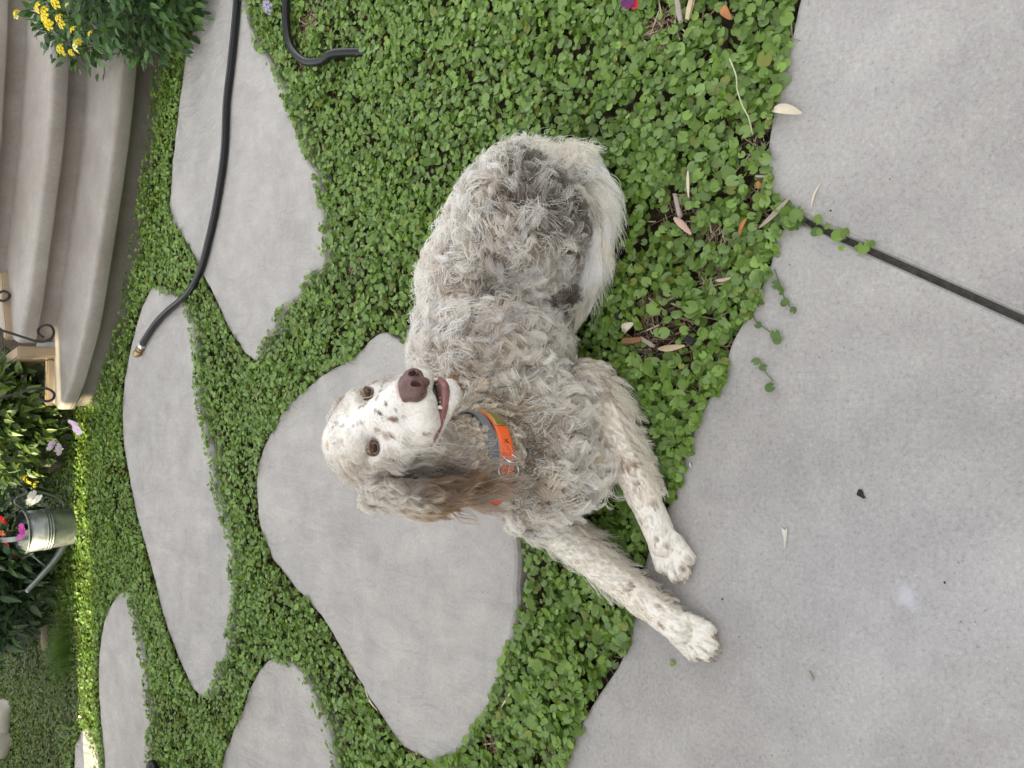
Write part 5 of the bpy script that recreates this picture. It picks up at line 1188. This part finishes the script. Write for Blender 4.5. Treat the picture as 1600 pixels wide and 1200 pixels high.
# printed mark on the strap (only a scrap of it is legible)
for (o1, t1, o2, t2) in ((-.005, -.03, .004, .04), (.004, -.03, -.004, .045), (-.0015, -.045, -.001, .05)):
    link_mesh('printed_mark', tube_mesh('printed_mark', [ringpt(cc1, aM + t1, RC + .0036, o1), ringpt(cc1, aM + t2, RC + .0036, o2)], .0007, 6), M_INK, oc)
aG = ang_at(758, 690, cc2); cG = ringpt(cc2, aG, RC - .001)
bm = bmesh.new(); bmesh.ops.create_cube(bm, size=1.0); bmesh.ops.scale(bm, vec=(.020, .024, .009), verts=bm.verts); bmesh.ops.bevel(bm, geom=bm.edges[:], offset=.003, segments=3, affect='EDGES'); me = bpy.data.meshes.new('clasp'); bm.to_mesh(me); bm.free()
o = link_mesh('clasp', me, M_GREYS); nG = math.cos(aG) * u + math.sin(aG) * v; tG = np.cross(nax, nG); o.matrix_world = Matrix.Identity(4); o.location = tuple(cG); o.rotation_euler = Matrix((tuple(tG), tuple(nax), tuple(nG))).transposed().to_euler(); adopt(o, gc)

# ------------------------------------------------------------------ ground cover mesh (kept out of the dog)
pos = COVER['pos']; dd = interp_field(pos + np.array([0, 0, .006])); ok = (dd > .012)
cov_o = leaf_cloud('ground_cover', *[COVER[k][ok] for k in ('pos', 'rad', 'yaw', 'tilt', 'tdir', 'cup', 'cols')], 9, M_COVER); tag(cov_o, 'dense round-leaved green ground cover', 'ground cover', kind='stuff')
# thin stalks and runners
ns = 5200; k = rng.choice(np.nonzero(ok)[0], ns); a = pos[k]; ang = rng.uniform(0, 6.283, ns); ll = rng.uniform(.012, .04, ns); b = a + np.c_[np.cos(ang) * ll, np.sin(ang) * ll, -rng.uniform(.0, .02, ns)]
mid = (a + b) / 2 + np.c_[rng.normal(0, .004, (ns, 2)), rng.uniform(.0, .006, ns)]; wd = .0007; pd = np.c_[-np.sin(ang), np.cos(ang), np.zeros(ns)] * wd; zz = np.array([0, 0, wd])
V = np.stack([a - pd, a + pd, a + zz, mid - pd, mid + pd, mid + zz, b - pd, b + pd, b + zz], 1).reshape(-1, 3)
q = np.array([(0, 2, 5, 3), (2, 1, 4, 5), (3, 5, 8, 6), (5, 4, 7, 8)]); Fs = ((np.arange(ns) * 9)[:, None, None] + q[None]).reshape(-1, 4)
sc_ = np.where((rng.random(ns) < .35)[:, None], np.array([.22, .17, .11]), np.array([.16, .22, .07])) * rng.uniform(.7, 1.2, (ns, 1))
st_o = link_mesh('leaf_stalks', raw_mesh('leaf_stalks', V, Fs, np.repeat(sc_, 9, 0)), M_COVER); tag(st_o, 'thin stalks and runners of the ground cover', 'stalks', kind='stuff')
# straw and crumbs on the bare patches and slab edges
cs = []
for c, r in bare[:-1]: cs.append(c + rng.normal(0, r * .55, (int(1500 * r), 2)))
ed = np.vstack([e_dn, e_up, stone_polys[2]]); cs.append(ed[rng.integers(0, len(ed), 500)] + rng.normal(0, .012, (500, 2)))
cs = np.vstack(cs); m = np.minimum(np.min([poly_sd(cs, s) for s in stone_polys], 0), np.minimum(poly_sd(cs, polyU), poly_sd(cs, polyL))) > .003
cs = cs[m & (interp_field(np.c_[cs, np.full(len(cs), .01)]) > .01)]; ns = len(cs); ang = rng.uniform(0, 6.283, ns); ll = rng.uniform(.006, .028, ns); wd = rng.uniform(.0005, .0017, ns)
dx = np.c_[np.cos(ang), np.sin(ang), rng.normal(0, .2, ns)] * ll[:, None]; pd = np.c_[-np.sin(ang), np.cos(ang), np.zeros(ns)] * wd[:, None]; c = np.c_[cs, rng.uniform(-.03, -.008, ns)]
V = np.stack([c - dx - pd, c - dx + pd, c + dx + pd, c + dx - pd, c - dx * .9 + np.array([0, 0, .001]), c + dx * .9 + np.array([0, 0, .001])], 1).reshape(-1, 3)
q = np.array([(0, 4, 5, 3), (4, 1, 2, 5)]); Fs = ((np.arange(ns) * 6)[:, None, None] + q[None]).reshape(-1, 4)
cl_ = np.array([[.30, .22, .14], [.20, .13, .08], [.45, .38, .28], [.10, .07, .05]])[rng.integers(0, 4, ns)] * rng.uniform(.7, 1.2, (ns, 1))
o = link_mesh('straw', raw_mesh('straw', V, Fs, np.repeat(cl_, 6, 0)), M_STRAW); tag(o, 'bits of dry straw on the bare soil', 'straw', kind='stuff')

# ------------------------------------------------------------------ loose leaves, chips and twigs, one by one
LM = {k: plain('dry_' + k, c, .75, noise=.2, nscale=60) for k, c in dict(tan=(.50, .40, .26), straw=(.62, .55, .42), brown=(.26, .13, .06), grey=(.34, .29, .25), pink=(.50, .34, .28), black=(.012, .012, .014), orange=(.40, .17, .06), white=(.60, .57, .51), green=(.16, .26, .06)).items()}
def blade(name, label, cat, x0, y0, x1, y1, wd, mat, z=.004, curl=.15, group=None):
    a, b = P(x0, y0, z), P(x1, y1, z); L_ = np.linalg.norm(b - a); d = (b - a) / L_; n_ = np.array([-d[1], d[0], 0]); V, Fs = [], []
    bend = random.uniform(-.08, .08) * L_
    for i in range(9):
        t = i / 8; w_ = wd / 2 * math.sin(math.pi * (t * .92 + .04)) ** .7; c = a + (b - a) * t + n_ * bend * math.sin(math.pi * t) + np.array([0, 0, curl * wd * math.sin(math.pi * t)])
        for s, h in ((-1, .35), (-.4, .05), (.4, .05), (1, .35)): V.append(c + n_ * w_ * s + np.array([0, 0, h * w_ * (1 + curl)]))
    for i in range(8):
        for k in range(3): Fs.append((4 * i + k, 4 * i + k + 1, 4 * i + 5 + k, 4 * i + 4 + k))
    V2 = [v - np.array([0, 0, .0009]) for v in V]; n0 = len(V); Fs += [tuple(q + n0 for q in f[::-1]) for f in list(Fs)]
    o = link_mesh(name, raw_mesh(name, V + V2, Fs), LM[mat]); tag(o, label, cat, group); return o
def chip(name, label, cat, x, y, L_, wd, th, ang, mat, z=.0):
    c = P(x, y, z); bm = bmesh.new(); bmesh.ops.create_cube(bm, size=1.0); bmesh.ops.subdivide_edges(bm, edges=bm.edges[:], cuts=2, use_grid_fill=True)
    for v_ in bm.verts:
        q = v_.co; k = 1 - .5 * abs(q.x) ** 2; v_.co = Vector((q.x * L_ * (1 + random.uniform(-.12, .12)), q.y * wd * k * random.uniform(.75, 1.1), q.z * th * random.uniform(.7, 1.2)))
    bmesh.ops.rotate(bm, matrix=Matrix.Rotation(ang, 3, 'Z'), verts=bm.verts); bmesh.ops.translate(bm, vec=(c[0], c[1], c[2] + th / 2), verts=bm.verts)
    me = bpy.data.meshes.new(name); bm.to_mesh(me); bm.free(); o = link_mesh(name, me, LM[mat], smooth=False); tag(o, label, cat); return o
G1 = 'fallen dry leaves and petals'
blade('dry_leaf', 'pale curled dry leaf sticking out of the ground cover onto the patio', 'leaf', 1206, 172, 1252, 177, .017, 'straw', .008, .5, G1)
blade('dry_leaf', 'long narrow white-grey dry leaf at the start of the joint', 'leaf', 1186, 356, 1234, 308, .009, 'grey', .012, .2, G1)
blade('dry_leaf', 'thin pale needle-like leaf lying on the upper slab', 'leaf', 1267, 327, 1281, 287, .0035, 'straw', .002, .3, G1)
blade('dry_leaf', 'curved straw-coloured leaf blade among the dense ground cover', 'leaf', 1076, 308, 1075, 266, .006, 'straw', .022, .5, G1)
blade('dry_leaf', 'pinkish torn dry leaf beside a grey stick', 'leaf', 1053, 340, 1080, 366, .013, 'pink', .015, .4, G1)
blade('dry_leaf', 'small rolled orange-brown leaf near the start of the joint', 'leaf', 1156, 368, 1167, 340, .008, 'orange', .012, .9, G1)
blade('dry_leaf', 'tan boat-shaped leaf on the bare patch in front of the dog', 'leaf', 1028, 545, 1070, 540, .012, 'tan', .004, .5, G1)
blade('dry_leaf', 'cream crumpled leaf beside the black clod', 'leaf', 975, 520, 990, 505, .018, 'straw', .006, .6, G1)
blade('dry_leaf', 'thin pink dry blade at the right of the bare patch', 'leaf', 1118, 438, 1142, 434, .006, 'pink', .02, .4, G1)
blade('dry_leaf', 'brown dry leaf under the top edge of the ground cover', 'leaf', 1130, 10, 1142, 30, .016, 'orange', .008, .5, G1)
blade('dry_leaf', 'pale leaf strip across the edge of the largest stepping stone', 'leaf', 783, 1105, 800, 1078, .004, 'straw', .006, .3, G1)
blade('dry_leaf', 'whitish dry leaf in the gap at the foot of the largest stepping stone', 'leaf', 570, 1075, 590, 1110, .006, 'straw', -.004, .3, G1)
blade('dry_leaf', 'slim brown leaf on the patio below the paws', 'leaf', 1263, 1048, 1271, 1064, .006, 'grey', .002, .4, G1)
blade('dry_leaf', 'tiny white dry scrap on the patio beside the near foreleg', 'leaf', 1078, 722, 1081, 730, .004, 'white', .002, .4, G1)
blade('seed_leaf', 'single small green leaf lying on the patio under the far paw', 'leaf', 1047, 1034, 1056, 1036, .011, 'green', .003, .3, G1)
def flake(name, label, cat, x, y, outline, sc, ang, mat, lift, group=None):
    c = P(x, y, .001); ca, sa = math.cos(ang), math.sin(ang); V = []
    for k, (a, b) in enumerate(outline): V.append((c[0] + sc * (a * ca - b * sa), c[1] + sc * (a * sa + b * ca), c[2] + lift * (a * a + .4 * b) * sc + .001))
    n_ = len(V); cm = np.mean(V, 0) + np.array([0, 0, lift * sc * .5]); V.append(tuple(cm)); Fs = [(k, (k + 1) % n_, n_) for k in range(n_)]
    V2 = [(v[0], v[1], v[2] - .0008) for v in V]; Fs += [tuple(q + n_ + 1 for q in f[::-1]) for f in list(Fs)] + [(k, k + n_ + 1, (k + 1) % n_ + n_ + 1, (k + 1) % n_) for k in range(n_)]
    o = link_mesh(name, raw_mesh(name, V + V2, Fs), LM[mat], smooth=False); tag(o, label, cat, group); return o
flake('dry_leaf', 'small dark pointed leaf alone on the patio', 'leaf', 1345, 772, [(-1, .1), (-.7, .55), (-.2, .62), (.3, .5), (.8, .75), (.95, .3), (.55, -.1), (.2, -.55), (-.1, -.8), (-.5, -.45)], .0088, math.radians(200), 'black', .25, G1)
flake('petal', 'slim white forked petal lying on the patio', 'petal', 1227, 841, [(-1, .0), (-.55, .10), (.1, .17), (.55, .26), (1.0, .30), (.84, .06), (.78, .0), (.84, -.06), (1.0, -.27), (.5, -.22), (.0, -.14), (-.55, -.08)], .0185, math.radians(2), 'white', .12, G1)
chip('seed_pod', 'small glossy orange-brown seed pod at the patio edge', 'seed pod', 1188, 290, .012, .009, .008, .3, 'orange', -.004)
chip('wood_chip', 'brown oblong wood chip on the bare patch beside the dog', 'wood chip', 990, 532, .042, .012, .010, math.radians(92), 'brown', .000)
chip('wood_chip', 'grey split wood chip leaning on the brown one', 'wood chip', 1013, 535, .034, .008, .006, math.radians(60), 'grey', .0)
chip('wood_chip', 'grey weathered stick in the ground cover right of the dog tail', 'wood chip', 1060, 322, .048, .008, .006, math.radians(15), 'grey', .008)
chip('wood_chip', 'long pale bark strip at the top edge in the ground cover', 'wood chip', 1062, 16, .050, .010, .007, math.radians(10), 'grey', .006)
chip('wood_chip', 'second bark strip beside the longer one at the top edge', 'wood chip', 1080, 12, .042, .010, .007, math.radians(-15), 'tan', .004)
chip('twig', 'short grey twig beside the orange-brown seed pod', 'twig', 1192, 276, .026, .004, .004, math.radians(80), 'grey', .004)
chip('mulch_clod', 'black clod of mulch near the tip of the tail', 'clod', 972, 496, .020, .018, .012, .5, 'black', .0)
chip('mulch_clod', 'black clod of mulch right at the start of the joint', 'clod', 1178, 352, .018, .014, .012, .2, 'black', -.01)
chip('mulch_clod', 'dark clod at the patio side of the bare patch', 'clod', 1080, 532, .018, .013, .010, .9, 'black', .0)
for x, y, s, lab in ((1298, 329, .0028, 'dark grain of grit near the thin pale needle-like leaf'), (1129, 936, .003, 'dark grain of grit between the tips of the two front paws'), (1155, 995, .002, 'tiny dark grain just beyond the far front paw'),
                     (1390, 280, .002, 'tiny dark grain out on the upper slab away from the joint'), (1234, 414, .002, 'tiny dark grain on the lower slab beside the leafy runner'), (1188, 1012, .0018, 'tiny dark grain on the patio near the slim brown leaf'),
                     (1476, 910, .003, 'dark grain of grit beside the whitish worn patch'), (1295, 400, .0018, 'tiny dark grain on the edge of the joint')):
    chip('grit', lab, 'grit', x, y, s, s * .8, s * .5, random.uniform(0, 3), 'black', .0005)['group'] = 'grains of grit on the patio'
# pale runner arching over the cover near the top
rn = catmull([P(1140, 92, .03), P(1150, 118, .034), P(1152, 140, .03), P(1160, 165, .034), P(1170, 185, .03), P(1176, 210, .012)], 6)
o = link_mesh('runner', tube_mesh('runner', rn, .0012, 6), plain('pale_runner', (.50, .52, .34), .6)); tag(o, 'pale bare runner arching over the ground cover near the patio edge', 'runner')
for i, pts in enumerate(([(1195, 300), (1218, 330), (1250, 345), (1275, 362)], [(1210, 420), (1220, 450), (1228, 470), (1242, 488)], [(1172, 470), (1180, 500), (1205, 520), (1212, 532)], [(1185, 560), (1195, 580), (1208, 595)])):
    pa = catmull([P(x, y, .004) for x, y in pts], 6); r_ = empty('ground_cover_runner', tuple(pa[0])); tag(r_, ('leafy runner creeping along the patio joint', 'leafy runner hanging onto the patio below the joint', 'short leafy runner on the patio beside the bare patch', 'thin runner tip on the patio nearest the near paw')[i], 'runner', 'runners creeping onto the patio')
    link_mesh('stem', tube_mesh('stem', pa, .0009, 6), M_STEM, r_); nl = (4, 6, 4, 3)[i]; k = np.linspace(1, len(pa) - 1, nl).astype(int)
    lm = leaf_mat('runner_leaf', (.06, .125, .03), (.11, .19, .045)) if i == 0 else lm
    for q_ in k:
        rim = kidney(11); me = raw_mesh('leaf', [(.25, 0, 0)] + [(a, b, .15 * (a * a + b * b) - .02) for a, b in rim], [(0, j, j + 1) for j in range(1, 11)]); me.materials.append(lm)
        o = bpy.data.objects.new('leaf', me); COL.objects.link(o); o.parent = r_; s = random.uniform(.006, .009); o.scale = (s, s, s); o.location = tuple(pa[q_] - pa[0] + np.array([random.gauss(0, .006), random.gauss(0, .006), .006])); o.rotation_euler = (random.gauss(0, .25), random.gauss(0, .25), random.uniform(0, 6.28))
